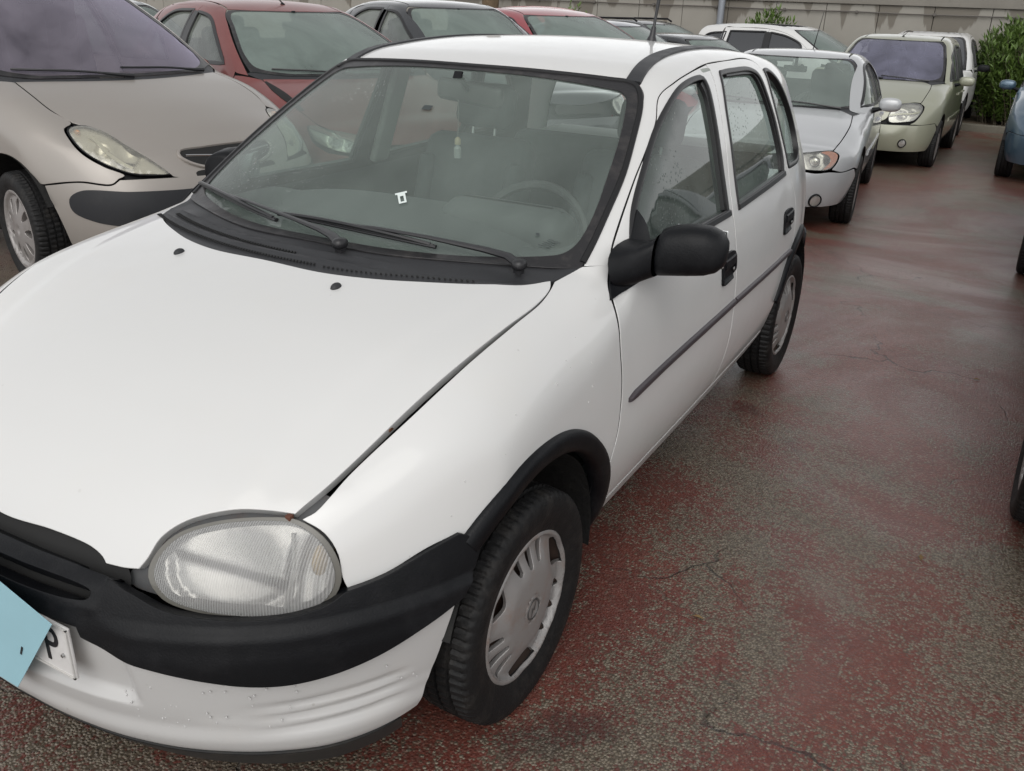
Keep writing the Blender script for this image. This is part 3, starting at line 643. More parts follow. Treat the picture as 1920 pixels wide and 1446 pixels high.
mw = n_.new('ShaderNodeMath'); mw.operation = 'MULTIPLY_ADD'; l_.new(wv.outputs['Fac'], mw.inputs[0]); mw.inputs[1].default_value = .16; l_.new(mr_.outputs[0], mw.inputs[2]); l_.new(mw.outputs[0], m1_.inputs[0])
fr_ = n_.new('ShaderNodeFresnel'); fr_.inputs[0].default_value = 1.45; l_.new(bp.outputs[0], fr_.inputs['Normal']); m2_ = n_.new('ShaderNodeMixShader'); l_.new(fr_.outputs[0], m2_.inputs[0]); l_.new(m1_.outputs[0], m2_.inputs[1]); l_.new(gl_.outputs[0], m2_.inputs[2]); l_.new(m2_.outputs[0], n_['Material Output'].inputs[0])
chrome = mat('reflector', (.62, .61, .60), .26, 1, bump=.15, bscale=20)
gask = mat('lamp_rim', (.13, .125, .11), .35, coat=.3)
for sx in (1, -1):
    r = empty('headlight', (sx*hc[0], hc[1], hc[2])); r.parent = car
    def loc(o):
        if sx < 0: o.data.transform(Matrix.Scale(-1, 4, (1, 0, 0))); o.data.flip_normals()
        o.data.transform(Matrix.Translation(-r.location)); o.parent = r; return o
    loc(panel('lens', f, HL, shrink(hl, .93), lens, None, s=.012, off=.002, flange=.004, relief=bulge))
    loc(panel('lamp_rim', f, HL, shrink(hl, 1.0), gask, None, s=.02, off=.002, flange=.03, holes=[shrink(hl, .94)], relief=lambda P: bulge(P)*.5))
    def bowl(P):
        u = HL.to2(P)-HL.to2([hc])[0]; a = ((u[:, 0]+.03)/.095)**2+((u[:, 1]-.005)/.075)**2; b = ((u[:, 0]-.105)/.05)**2+(u[:, 1]/.07)**2
        return -.014*np.clip(1-np.minimum(a, b), 0, 1)**1.5-.010*sstep(.012, -.012, u[:, 1]+.22*(u[:, 0]+.02)+.012)*(a < 1.6)-.002*np.sin(P[:, 0]*260)*(b < 1)
    loc(panel('reflector', f, HL, shrink(hl, .97), chrome, None, s=.008, off=-.018, flange=0, relief=bowl))
    P, N = lift(f, HL, HL.to2([hc+np.array([-.03, 0, 0])])); m = MB()
    q = P[0]-N[0]*.045; m.ball(q, (.009, .012, .009)); loc(m.build('bulb', mat('bulb', (.8, .78, .7), .1, coat=1), None))
    P, N = lift(f, HL, HL.to2([hc+np.array([.105, .09, 0])])); m = MB(); m.ball(P[0]-N[0]*.040, (.014, .030, .036)); loc(m.build('amber_bulb', mat('amber', (.60, .40, .13), .2, coat=1), None))
    P, N = lift(f, HL, HL.to2([(.566, -.51, .675), (.578, -.52, .61), (.572, -.54, .54)])); m = MB(); m.tube([p-n*.006 for p, n in zip(P, N)], .0035, n=6); loc(m.build('divider', mat('divider', (.55, .55, .54), .3), None))
    # panel behind the bonnet edge
    sl = [(.30, -.66, .57), (.33, -.63, .63), (.36, -.56, .69), (.46, -.49, .72), (.56, -.45, .735), (.61, -.44, .72), (.63, -.45, .66), (.60, -.48, .60), (.5, -.56, .56), (.36, -.64, .55)]
    o = panel('lamp_surround', f, HL, sl, mat('grey_primer', (.075, .077, .08), .6, dirt=(.1, .05, .03), dirt_amt=.6, dscale=22), None, s=.02, off=-.020, flange=0, holes=[shrink(hl, .95)])
    if sx < 0: o.data.transform(Matrix.Scale(-1, 4, (1, 0, 0))); o.data.flip_normals()
    o.parent = car
    MB().box((sx*.545, -.487, .690), (.012, .012, .014), .002).build('clip', mat('rust_clip', (.10, .035, .02), .7), car)
# bumper: black upper, white lower, chin
bup = sym([(0, -.72, .600), (.2, -.70, .598), (.265, -.69, .594), (.30, -.68, .590), (.333, -.67, .578), (.352, -.66, .572), (.40, -.648, .556), (.45, -.63, .548), (.53, -.585, .543), (.59, -.54, .545), (.632, -.495, .556), (.650, -.472, .570, 1), (.689, -.407, .580), (.73, -.329, .602), (.760, -.268, .614, 1), (.782, -.226, .586, 1), (.784, -.252, .540), (.776, -.290, .494, 1), (.748, -.358, .472), (.695, -.454, .440), (.635, -.533, .424), (.567, -.597, .422), (.492, -.649, .436), (.41, -.692, .454), (.316, -.724, .473), (.270, -.733, .486, 1), (.262, -.733, .505, 1), (0, -.745, .515)])
slot = [(-.262, -.71, .574), (0, -.73, .578), (.262, -.71, .574), (.282, -.71, .566), (.278, -.71, .556), (.25, -.72, .549), (0, -.74, .546), (-.25, -.72, .549), (-.278, -.71, .556), (-.282, -.71, .566)]
def brel(P):
    x, z = np.abs(P[:, 0]), P[:, 2]
    return .011*sstep(.531, .519, z)*sstep(.30, .38, x)+.003*sstep(.50, .47, z)*sstep(.30, .38, x)+.006*np.exp(-((z-.545)/.008)**2)*(x < .3)-.012*sstep(.578, .60, z)*(x < .3)
panel('bumper_trim', fb, WR, bup, plast, car, s=.009, off=.006, flange=.03, holes=[slot], relief=brel)
panel('grille', fb, WR, [(-.30, -.71, .62), (0, -.73, .63), (.30, -.71, .62), (.33, -.7, .58), (.29, -.71, .54), (0, -.74, .535), (-.29, -.71, .54), (-.33, -.7, .58)], dark, car, s=.03, off=-.035, flange=0)
blo = sym([(0, -.745, .515), (.20, -.735, .505), (.268, -.735, .484, 1), (.316, -.724, .468), (.41, -.692, .450), (.492, -.649, .432), (.567, -.597, .418), (.635, -.533, .420), (.695, -.454, .436), (.748, -.358, .464), (.776, -.293, .489, 1), (.768, -.316, .42), (.755, -.338, .34), (.735, -.375, .245, 1), (.70, -.485, .228), (.64, -.555, .224), (.49, -.607, .226), (.31, -.64, .228), (0, -.69, .230)])
def lrel(P):
    x, z, y = np.abs(P[:, 0]), P[:, 2], P[:, 1]
    k = sstep(.50, .64, x)*sstep(-.37, -.44, y)
    r = 0
    for zz in (.352, .322, .292): r = r+np.exp(-((z-zz-.06*(x-.68))/.0075)**2)
    step = -.02*sstep(.345, .36, z+.02*x)*sstep(.36, .33, x)
    return -.009*r*k+.010*sstep(.30, .26, z)*sstep(.2, .24, z)+step-.004*sstep(.30, .33, z)*sstep(.42, .5, x)
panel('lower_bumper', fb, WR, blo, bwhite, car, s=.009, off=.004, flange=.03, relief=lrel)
panel('chin_spoiler', fb, WR, sym([(0, -.69, .228), (.31, -.64, .226), (.49, -.607, .224), (.64, -.555, .222), (.70, -.485, .226), (.73, -.42, .235, 1), (.72, -.40, .178, 1), (.62, -.545, .158), (.49, -.6, .152), (0, -.68, .152)]), mat('chin_black', (.02, .02, .02), .55, dirt=(.07, .06, .05), dirt_amt=.5, dscale=15), car, s=.03, off=.016, flange=.05)
MB().box((0, -.33, .3), (1.25, .3, .2), .04).box((0, -.45, .45), (.8, .3, .2), .04).build('radiator_panel', dark, car)
drop = mat('water_drop', (.55, .55, .545), .12, coat=.6)
dm = MB()
for i in range(60):
    if i < 48: q = (rng.uniform(.30, .74), 0, rng.uniform(.25, .40)); P, N = lift(fb, WR, WR.to2([(q[0], -.62+1.3*max(0, q[0]-.5), q[2])]), .004)
    else: P, N = lift(f, OBL, OBL.to2([(.70+rng.uniform(-.03, .06), rng.uniform(-.40, .30), rng.uniform(.62, .84))]), .0)
    s_ = rng.uniform(.0010, .0024); n_d = Vector(N[0]); dm.ball(P[0], (s_, s_, s_*1.3), 6, 4)
tag(dm.build('water_drops', drop, car), kind='stuff')
# number plate
pl = empty('number_plate', (0, -.752, .452)); pl.parent = car
MB().box((0, 0, 0), (.52, .006, .112), .002).build('plate', mat('plate_white', (.62, .61, .6), .4, dirt=(.3, .28, .26), dirt_amt=.5, dscale=12), pl)
trim_m = mat('plate_ink', (.012, .012, .014), .45)
m = MB()
fr = .002
for c, d in (((0, -.0045, .0535), (.518, .003, .004)), ((0, -.0045, -.0535), (.518, .003, .004)), ((.257, -.0045, 0), (.004, .003, .110)), ((-.257, -.0045, 0), (.004, .003, .110))): m.box(c, d)
m.build('plate_rim', mat('plate_rim', (.55, .54, .52), .4), pl, smooth=False)
t = bpy.data.curves.new('letters', 'FONT'); t.body = 'P'; t.size = .106; t.extrude = .0006; t.align_x = 'CENTER'
to = bpy.data.objects.new('plate_letter', t); col.objects.link(to)
bpy.context.view_layer.update(); dg = bpy.context.evaluated_depsgraph_get(); lm = bpy.data.meshes.new_from_object(to.evaluated_get(dg)); bpy.data.objects.remove(to)
lm.transform(Matrix.Translation((.205, -.0042, -.036)) @ Matrix.Rotation(R(90), 4, 'X') @ Matrix.Diagonal((.86, 1.08, 1, 1))); lm.materials.clear(); lm.materials.append(trim_m)
lo_ = bpy.data.objects.new('plate_letter', lm); col.objects.link(lo_); lo_.parent = pl
MB().lathe([(-.0075, .0005), (-.0075, .0035), (-.003, .004)], 10, 'y', c=(.236, 0, -.01)).build('rivet', mat('rivet', (.5, .5, .5), .4, 1), pl)
# aerial
ae = empty('aerial', (.176, 2.06, float(B.roof(.176, 2.06)))); ae.parent = car
MB().lathe([(-.01, .022), (.005, .020), (.02, .013), (.05, .010), (.055, .006), (.10, .006), (.15, .0075), (.235, .0075), (.24, .003), (.55, .0018)], 10, 'z').build('mast', wip, ae)
ae.rotation_euler = (R(-7), R(3), 0)
# ------------------------------------------------ wheels
tyrem = mat('tyre_rubber', (.008, .008, .0085), .6, spec=.28, var=.3, vscale=25, bump=.25, bscale=90, dirt=(.045, .040, .035), dirt_amt=.5, dscale=13)
capm = mat('wheel_trim_silver', (.25, .24, .235), .40, .2, coat=.3, coat_rough=.2, dirt=(.22, .12, .08), dirt_amt=.55, dscale=14)
rustm = mat('steel_rim', (.05, .032, .025), .7, dirt=(.12, .06, .035), dirt_amt=.7, dscale=18)
def tyre_mesh(Rt, wd, rr, na=360, tread=True):
    hw = wd/2
    prof = [(-hw*.72, rr-.012), (-hw*.84, rr+.004), (-hw*.93, rr+.03), (-hw*1.0, (rr+Rt)/2), (-hw*.985, Rt-.030), (-hw*.95, Rt-.019), (-hw*.885, Rt-.010), (-hw*.82, Rt-.0055)]
    tr = [(-hw*.78, Rt-.004), (-hw*.50, Rt-.001), (-hw*.46, Rt-.001), (-hw*.42, Rt-.009), (-hw*.36, Rt-.009), (-hw*.32, Rt), (-hw*.05, Rt), (-hw*.04, Rt-.009), (hw*.04, Rt-.009), (hw*.05, Rt), (hw*.32, Rt), (hw*.36, Rt-.009), (hw*.42, Rt-.009), (hw*.46, Rt-.001), (hw*.50, Rt-.001), (hw*.78, Rt-.004)]
    prof = prof+tr+[(-a, r) for a, r in prof[::-1]]
    V = []; F = []; k = len(prof)
    for i in range(na):
        for j, (a, r) in enumerate(prof):
            rad = r
            if tread and r > Rt-.03:
                if abs(a) > hw*.46 and r > Rt-.016: ph = (i+ (2 if a > 0 else 0)) % 5; rad = r-(.0045 if ph < 1.5 else 0)*(1 if r > Rt-.008 else .5)
                elif r > Rt-.005: ph = (i+int(a/hw*6)) % 5; rad = r-(.005 if ph < 1 else 0)
            t = 2*math.pi*i/na; V.append((a, rad*math.cos(t), rad*math.sin(t)))
    for i in range(na):
        for j in range(k-1): F.append((i*k+j, i*k+j+1, ((i+1) % na)*k+j+1, ((i+1) % na)*k+j))
    return V, F
def slotpoly(a, r0, r1, w0):
    "rounded radial slot"
    out = []
    for s_, r_ in ((1, r1-w0*.5), (-1, r0+w0*.35)):
        ww = w0 if s_ > 0 else w0*.7
        for t in np.linspace(-90, 90, 7): 
            x = r_+s_*ww*.5*math.cos(R(t)); y = s_*ww*.5*math.sin(R(t)); out.append((x*math.cos(a)-y*math.sin(a), x*math.sin(a)+y*math.cos(a)))
    return out
def crescent(a, r0, r1, da):
    out = []
    for t in np.linspace(-da, da, 9): out.append((r1*math.cos(a+t), r1*math.sin(a+t)))
    for t in np.linspace(da*.8, -da*.8, 7): rr_ = r1-(r1-r0)*math.cos(t/da*math.pi/2*.9); out.append((rr_*math.cos(a+t), rr_*math.sin(a+t)))
    return out
def hubcap(parent, Rc=.186, x=.0):
    slots = []; dips = []
    for g in range(3):
        a0 = R(88+120*g)
        for d, r0 in ((-20, .108), (0, .100), (20, .108)): slots.append(slotpoly(a0+R(d), r0, .168, .028)); dips.append((a0+R(d), .135, .024))
        slots.append(crescent(a0+R(60), .118, .169, R(20))); dips.append((a0+R(60), .15, .03))
    def h(u, v):
        r = np.hypot(u, v); a = np.arctan2(v, u)
        z = .012+.010*np.cos(np.clip(r/.17, 0, 1)*math.pi/2)-.016*sstep(.088, .165, r)+.016*sstep(.163, .174, r)-.010*sstep(.176, Rc, r)
        for aa, rr_, ww in dips:
            dx = (u*np.cos(aa)+v*np.sin(aa)-rr_); dy = -u*np.sin(aa)+v*np.cos(aa); z = z-.006*np.exp(-(dx/.034)**2-(dy/ww/.8)**2)
        z = z-.0025*np.exp(-((r-.034)/.002)**2)
        return z
    o = [(Rc*math.cos(t), Rc*math.sin(t)) for t in np.linspace(0, 2*math.pi, 72, endpoint=False)]
    c = panel('wheel_trim', None, Fixed((x, 0, 0), (0, 1, 0), (0, 0, 1), h), o, capm, parent, s=.0055, flange=.012, lip=.002, holes=slots, closed_step=.005)
    # round badge with a lightning bolt
    m = MB(); n = 28; zz = .0235+x
    m.lathe([(zz-.003, .022), (zz, .0225), (zz, .0265), (zz-.003, .027)], n)
    m.add([(zz, -.034, .0065), (zz, .004, .0065), (zz, .001, .000), (zz, .034, -.0065), (zz, -.004, -.0065), (zz, -.001, .000)], [(0, 5, 1), (1, 5, 2), (5, 4, 2), (2, 4, 3)])
    b = m.build('badge', mat('badge_dark', (.10, .10, .10), .4, .5), parent, smooth=False); b.rotation_euler = (R(75), 0, 0)
    return c
tyre_v = tyre_mesh(.278, .160, .180)
def wheel(x, y, steer=0, cap=True, spin=0):
    sx = 1 if x > 0 else -1
    r = empty('wheel', (x, y, .276), R(steer)+(0 if sx > 0 else math.pi)); r.parent = car
    t = mesh('tyre', *tyre_v, tyrem, r); sharp(t, 40)
    m = MB(); m.lathe([(-.075, .19), (-.07, .176), (.0, .172), (.052, .180), (.066, .194), (.066, .200)], 48); m.lathe([(.02, .174), (.025, .1), (.035, .06), (.035, .0)], 32); m.build('rim', rustm, r)
    e = empty('hub', (0, 0, 0)) if False else None
    c = hubcap(r, Rc=.192, x=.058)
    return r
w0 = wheel(.718, -.002, -1.2)
def copy_tree(o, parent=None):
    c = o.copy(); col.objects.link(c); c.parent = parent
    for ch in list(o.children): copy_tree(ch, c)
    return c
for x, y, rz in ((-.718, 0, math.pi+R(-1.2)), (.712, 2.443, 0), (-.712, 2.443, math.pi)):
    c = copy_tree(w0, car); c.location = (x, y, .276); c.rotation_euler = (0, 0, rz)
# ------------------------------------------------ cabin
m = MB(); 
dashf = panel('dashboard', f, TOP, sym([(0, .28, .97), (.45, .38, .97), (.60, .46, .98), (.645, .55, 1.03, 1), (.60, .60, 1.06), (0, .60, 1.10)]), trimg, car, s=.04, off=-.10, flange=.30, relief=lambda P: -.35*np.clip(P[:, 1]-.45, 0, 1)+.03*np.exp(-((P[:, 0]-.35)/.16)**2-((P[:, 1]-.66)/.10)**2))
MB().box((0, .66, .82), (1.36, .30, .24), .05).box((.33, .66, .955), (.40, .16, .15), .06).build('instrument_panel', trimg, car)
sw = empty('steering_wheel', (.33, .78, .88)); sw.parent = car; sw.rotation_euler = (R(62), 0, 0)
m = MB(); m.tube([(.185*math.cos(t), .185*math.sin(t), 0) for t in np.linspace(0, 2*math.pi, 41)], .0145, n=8, cap=False); m.build('steering_rim', mat('wheel_rim_grey', (.025, .025, .026), .5), sw)
MB().box((0, 0, -.01), (.15, .11, .05), .02).box((-.11, 0, -.01), (.12, .035, .02), .008).box((.11, 0, -.01), (.12, .035, .02), .008).box((0, -.10, -.01), (.04, .12, .02), .008).build('horn_pad', trimg, sw)
def seat(x, y):
    r = empty('front_seat', (x, y, .25)); r.parent = car
    MB().box((0, 0, .17), (.50, .52, .16), .06).build('seat_cushion', cloth, r)
    M = Matrix.Rotation(R(-16), 3, 'X')
    MB().box((0, .28, .50), (.48, .13, .60), .055, M=M).box((-.20, .24, .46), (.07, .14, .5), .03, M=M).box((.20, .24, .46), (.07, .14, .5), .03, M=M).build('seat_back', cloth, r)
    h = MB().box((0, .385, .90), (.25, .09, .17), .04, M=M).build('headrest', cloth, r)
    MB().tube([(-.05, .36, .76), (-.05, .375, .86)], .006).tube([(.05, .36, .76), (.05, .375, .86)], .006).build('headrest_post', mat('post', (.3, .3, .3), .3, 1), h)
seat(.35, 1.30); seat(-.35, 1.30)
MB().box((0, 2.12, .42), (1.24, .48, .18), .06).box((0, 2.36, .72), (1.24, .14, .52), .06, M=Matrix.Rotation(R(-20), 3, 'X')).build('rear_bench', cloth, car)
MB().box((0, 2.62, .95), (1.1, .34, .02), .005).build('parcel_shelf', mat('shelf', (.30, .31, .30), .9), car)
MB().box((0, 1.3, .30), (1.40, 1.8, .03)).build('cabin_floor', cloth, car)
for sx in (-1, 1):
    MB().box((sx*.655, 1.47, 1.14), (.03, .10, .46), .012, M=Matrix.Rotation(R(-sx*19), 3, 'Y')).build('inner_pillar', mat('inner_trim', (.30, .32, .30), .8), car)
rm = empty('rear_view_mirror', (.0, .93, 1.27)); rm.parent = car
MB().box((0, .06, 0), (.235, .035, .066), .016, M=Matrix.Rotation(R(5), 3, 'Y')).build('mirror_shell', mat('mirror_shell', (.02, .02, .02), .5), rm)
MB().tube([(0, -.005, .055), (0, .045, .01)], .009).box((0, -.012, .057), (.028, .006, .022), M=Matrix.Rotation(R(-30), 3, 'X')).build('mirror_mount', plast, rm)
# air freshener hanging from the mirror
af = empty('air_freshener', (-.035, .975, 1.10), label='small glass air freshener bottle hanging from the mirror inside the white hatchback', cat='air freshener')
MB().lathe([(-.03, .0), (-.03, .012), (.0, .013), (.008, .006), (.014, .006)], 14, 'z').build('bottle', mat('bottle_glass', (.24, .26, .25), .15, coat=1), af)
MB().lathe([(.012, .010), (.028, .010), (.034, .005), (.036, 0)], 14, 'z').build('wooden_cap', mat('cap_wood', (.28, .23, .14), .6), af)
MB().tube([(0, 0, .034), (.002, 0, .08), (.0, 0, .15)], .0014, n=5).build('cord', mat('cord', (.12, .12, .11), .8), af)
# marks on the windscreen
def decal(name, pts, m, off=.003):
    P, N = lift(f, TOP, TOP.to2([(p[0], p[1], 1.0) for p in pts]), off); return mesh(name, P, [tuple(range(len(P)))], m, car, smooth=False)
stk = mat('sticker_white', (.62, .68, .66), .6)
def sq(cx, cy, w, h, m, name, off=.003): return decal(name, [(cx-w/2, cy-h/2), (cx+w/2, cy-h/2), (cx+w/2, cy+h/2), (cx-w/2, cy+h/2)], m, off)
st = empty('windscreen_sticker', (0, 0, 0)); st.parent = car
def stick(pts): 
    o = decal('sticker_piece', pts, stk); o.parent = st
cx, cy = .142, .455
for (x0, y0, x1, y1) in ((-.017, .018, .017, .026), (-.011, -.024, -.005, .018), (.005, -.024, .011, .018), (-.005, .008, .005, .018), (-.005, -.024, .005, -.017)):
    rt_ = lambda u, v: (cx+u*.78-v*.56, cy+u*.62+v*.83)
    stick([rt_(x0, y0), rt_(x1, y0), rt_(x1, y1), rt_(x0, y1)])
mk = mat('glass_print', (.04, .05, .05), .6)
sq(-.003, .897, .030, .026, mk, 'mirror_pad')
for i in range(5): sq(.560+.004*i, .428+.0075*i, .030-.004*(i % 2), .0022, mk, 'glass_print')
sq(.530, .462, .009, .009, mk, 'glass_print')
class Generic(Hatch):
    "any other car body from a handful of profile curves"
    def __init__(s, c):
        s.c = c; s.zc = spl(c['hood']); s.rc = spl(c['roof']); s.w = spl(c['w'])
        bz, rz, ln = c['belt'], c['rz'], c['lean']
        s.q = spl([(.1, .15), (.2, .09), (.3, .045), (.42, .012), (.55, 0), (.68, 0), (bz-.12, .010), (bz-.03, .022), (bz+.05, .05), ((bz+rz)/2, .05+ln*.42), (rz-.06, .05+ln), (rz+.1, .05+ln*1.45)])
        s.yt = spl(c['tail']); s.n0 = spl(c['nose']); s.pl = spl(c['plan'])
    def hood(s, x, y): return s.zc(y-s.c.get('sweep', .3)*x*x*sstep(.1, -.4, y))-s.c.get('crown', .085)*x*x
    def wind(s, x, y):
        yb, zb, k, yt, zt = s.c['ws']; t = (y-yb-k*x*x)/(yt-yb); return zb+(zt-zb)*t+.07*t*(1-t)
    def roof(s, x, y): return s.rc(y)-.09*x*x
    def f(s, P):
        x, y, z = np.abs(P[..., 0]), P[..., 1], P[..., 2]
        top = smax(s.hood(x, y), smin(s.wind(x, y), s.roof(x, y), .05), .01)
        k = s.c.get('kf', .18)+(.10-s.c.get('kf', .18))*sstep(.2, .8, y)
        g = smax(x-s.S(y, z), z-top, k); g = smax(g, s.n0(z)+s.pl(x)-y, .08)
        return smax(g, y-(s.yt(z)-.12*x*x), .22)
PLAN = [(0, 0), (.2, .008), (.4, .045), (.55, .12), (.65, .20), (.75, .33), (.85, .55)]
CFG = dict(
 people=dict(hood=[(-.92, .38), (-.86, .50), (-.82, .60), (-.75, .70), (-.6, .81), (-.4, .905), (-.1, 1.0), (.2, 1.07), (.6, 1.14)], ws=(.10, 1.055, .45, 1.12, 1.56), roof=[(.9, 1.50), (1.1, 1.56), (1.5, 1.62), (2.0, 1.637), (2.6, 1.61), (3.1, 1.54), (3.4, 1.45)],
   w=[(-.9, .60), (-.7, .76), (-.5, .82), (-.3, .85), (0, .868), (.6, .876), (2.2, .87), (2.8, .85), (3.2, .80)], belt=1.02, rz=1.6, lean=.19, tail=[(.2, 3.38), (.5, 3.44), (.9, 3.43), (1.1, 3.38), (1.6, 3.15)], nose=[(.1, -.72), (.22, -.80), (.35, -.85), (.5, -.86), (.6, -.84), (.7, -.80), (.85, -.72), (1, -.6)], plan=PLAN),
 scenic=dict(hood=[(-.86, .42), (-.82, .52), (-.79, .62), (-.74, .72), (-.6, .805), (-.4, .875), (-.1, .955), (.25, 1.035), (.6, 1.09)], ws=(.28, 1.03, .42, 1.12, 1.54), roof=[(.9, 1.49), (1.1, 1.54), (1.5, 1.60), (2.1, 1.62), (2.7, 1.59), (3.1, 1.5)],
   w=[(-.85, .60), (-.7, .73), (-.5, .80), (-.3, .835), (0, .85), (.6, .86), (2.0, .86), (2.6, .84), (3.0, .79)], belt=1.0, rz=1.59, lean=.17, tail=[(.2, 3.22), (.5, 3.28), (.9, 3.28), (1.1, 3.22), (1.6, 3.0)], nose=[(.1, -.70), (.2, -.76), (.35, -.81), (.5, -.815), (.6, -.80), (.7, -.77), (.85, -.68), (1, -.6)], plan=PLAN),
 saloon=dict(hood=[(-.96, .40), (-.92, .50), (-.88, .60), (-.82, .675), (-.65, .735), (-.4, .79), (0, .86), (.4, .92), (.8, .97)], ws=(.48, .925, .40, 1.30, 1.35), roof=[(1.1, 1.31), (1.3, 1.365), (1.6, 1.402), (2.0, 1.41), (2.4, 1.385), (2.8, 1.30)],
   w=[(-.95, .60), (-.8, .72), (-.6, .79), (-.3, .838), (0, .85), (.6, .857), (2.0, .857), (2.7, .845), (3.2, .80)], belt=.93, rz=1.39, lean=.18, tail=[(.2, 3.40), (.5, 3.46), (.9, 3.42), (1.0, 3.3), (1.4, 2.75)], nose=[(.1, -.78), (.2, -.86), (.35, -.91), (.5, -.915), (.6, -.89), (.7, -.84), (.85, -.72), (1, -.6)], plan=PLAN),
 hatch=dict(hood=[(-.93, .40), (-.88, .52), (-.84, .62), (-.76, .70), (-.5, .79), (-.2, .87), (.2, .955), (.6, 1.02)], ws=(.25, .98, .42, 1.28, 1.40), roof=[(1.1, 1.35), (1.3, 1.40), (1.6, 1.445), (2.0, 1.458), (2.5, 1.42), (3.0, 1.30)],
   w=[(-.9, .62), (-.75, .74), (-.5, .82), (-.3, .86), (0, .878), (.6, .885), (2.0, .885), (2.6, .865), (3.0, .80)], belt=.96, rz=1.43, lean=.20, tail=[(.2, 3.30), (.5, 3.36), (.9, 3.32), (1.1, 3.22), (1.4, 2.95)], nose=[(.1, -.76), (.2, -.83), (.35, -.88), (.5, -.885), (.6, -.86), (.7, -.81), (.85, -.7), (1, -.6)], plan=PLAN),
)
# ============================================================ the other parked cars
CFG['people'].update(hx=[(.22, .632), (.02, .655), (-.15, .655), (-.28, .625, 1), (-.33, .59), (-.41, .54), (-.56, .49), (-.68, .43), (-.745, .380, 1)], hf=[(.25, -.795), (0, -.815)],
    yA=.60, yB=1.62, yC=2.45, frame=[(.55, 1.06), (.80, 1.23), (1.1, 1.41), (1.35, 1.50), (1.7, 1.555), (2.3, 1.55), (2.8, 1.49), (3.0, 1.38), (3.08, 1.1)], ar=.385,
    win=[[(.98, 1.08, 1), (1.56, 1.06, 1), (1.60, 1.50, 1), (1.25, 1.44), (.98, 1.31)], [(1.66, 1.06, 1), (2.40, 1.06, 1), (2.38, 1.49, 1), (1.70, 1.505, 1)], [(2.50, 1.07, 1), (2.98, 1.12, 1), (2.85, 1.40), (2.46, 1.47, 1)]], wb=2.76, R=.31,
    hl=[(.672, -.305, .856), (.604, -.315, .869), (.545, -.398, .844), (.497, -.549, .776), (.436, -.675, .703), (.390, -.740, .643, 1), (.47, -.71, .645), (.557, -.662, .656), (.643, -.575, .701), (.690, -.47, .756), (.695, -.37, .815)],
    bump=[(0, -.84, .63), (.382, -.748, .637), (.52, -.695, .64), (.619, -.638, .64, 0), (.655, -.62, .615), (.751, -.493, .624), (.834, -.305, .595, 1)])
CFG['scenic'].update(hx=[(.24, .60), (.05, .612), (-.15, .605), (-.40, .588, 1), (-.43, .52), (-.515, .43), (-.62, .35), (-.72, .285, 1)], hf=[(.26, -.76), (.15, -.79), (0, -.80)],
    yA=.62, yB=1.56, yC=2.36, frame=[(.55, 1.03), (.80, 1.20), (1.1, 1.39), (1.35, 1.48), (1.7, 1.53), (2.3, 1.53), (2.7, 1.47), (2.85, 1.36), (2.95, 1.08)], ar=.36,
    win=[[(.62, 1.055, 1), (.93, 1.05, 1), (.93, 1.27, 1), (.78, 1.17)], [(.98, 1.05, 1), (1.50, 1.04, 1), (1.54, 1.475, 1), (1.25, 1.42), (.98, 1.30)], [(1.60, 1.04, 1), (2.30, 1.04, 1), (2.28, 1.465, 1), (1.64, 1.48, 1)], [(2.40, 1.05, 1), (2.85, 1.10, 1), (2.72, 1.38), (2.36, 1.45, 1)]], wb=2.58, R=.30,
    hl=[(.285, -.765, .640), (.290, -.72, .700), (.353, -.615, .777), (.429, -.512, .803), (.576, -.435, .803), (.628, -.470, .774), (.632, -.578, .69), (.58, -.653, .612), (.497, -.706, .589), (.30, -.772, .578)],
    bump=[(0, -.80, .555), (.29, -.775, .555), (.512, -.71, .560), (.66, -.60, .565), (.732, -.508, .572), (.80, -.36, .58, 1)])
CFG['saloon'].update(hx=[(.42, .672), (.05, .69), (-.32, .67), (-.612, .638, 1)], hf=[(.545, -.69), (.41, -.768), (.2, -.83), (0, -.85)],
    yA=.50, yB=1.62, yC=2.42, frame=[(.58, .93), (.85, 1.10), (1.15, 1.245), (1.40, 1.33), (1.75, 1.36), (2.2, 1.345), (2.5, 1.25), (2.62, .98)], ar=.355,
    win=[[(.72, .97, 1), (1.56, .95, 1), (1.62, 1.31, 1), (1.40, 1.29), (1.05, 1.14)], [(1.68, .95, 1), (2.38, .965, 1), (2.36, 1.20), (2.15, 1.30), (1.74, 1.32, 1)]], wb=2.6, R=.30,
    hl=[(.42, -.765, .650), (.529, -.706, .666), (.633, -.625, .672), (.682, -.605, .648), (.687, -.634, .608), (.661, -.691, .550), (.62, -.738, .530), (.502, -.812, .528), (.44, -.84, .54), (.39, -.82, .61)],
    bump=[(0, -.90, .53), (.43, -.84, .525), (.55, -.79, .512), (.649, -.708, .522), (.733, -.603, .515), (.81, -.40, .53, 1)])
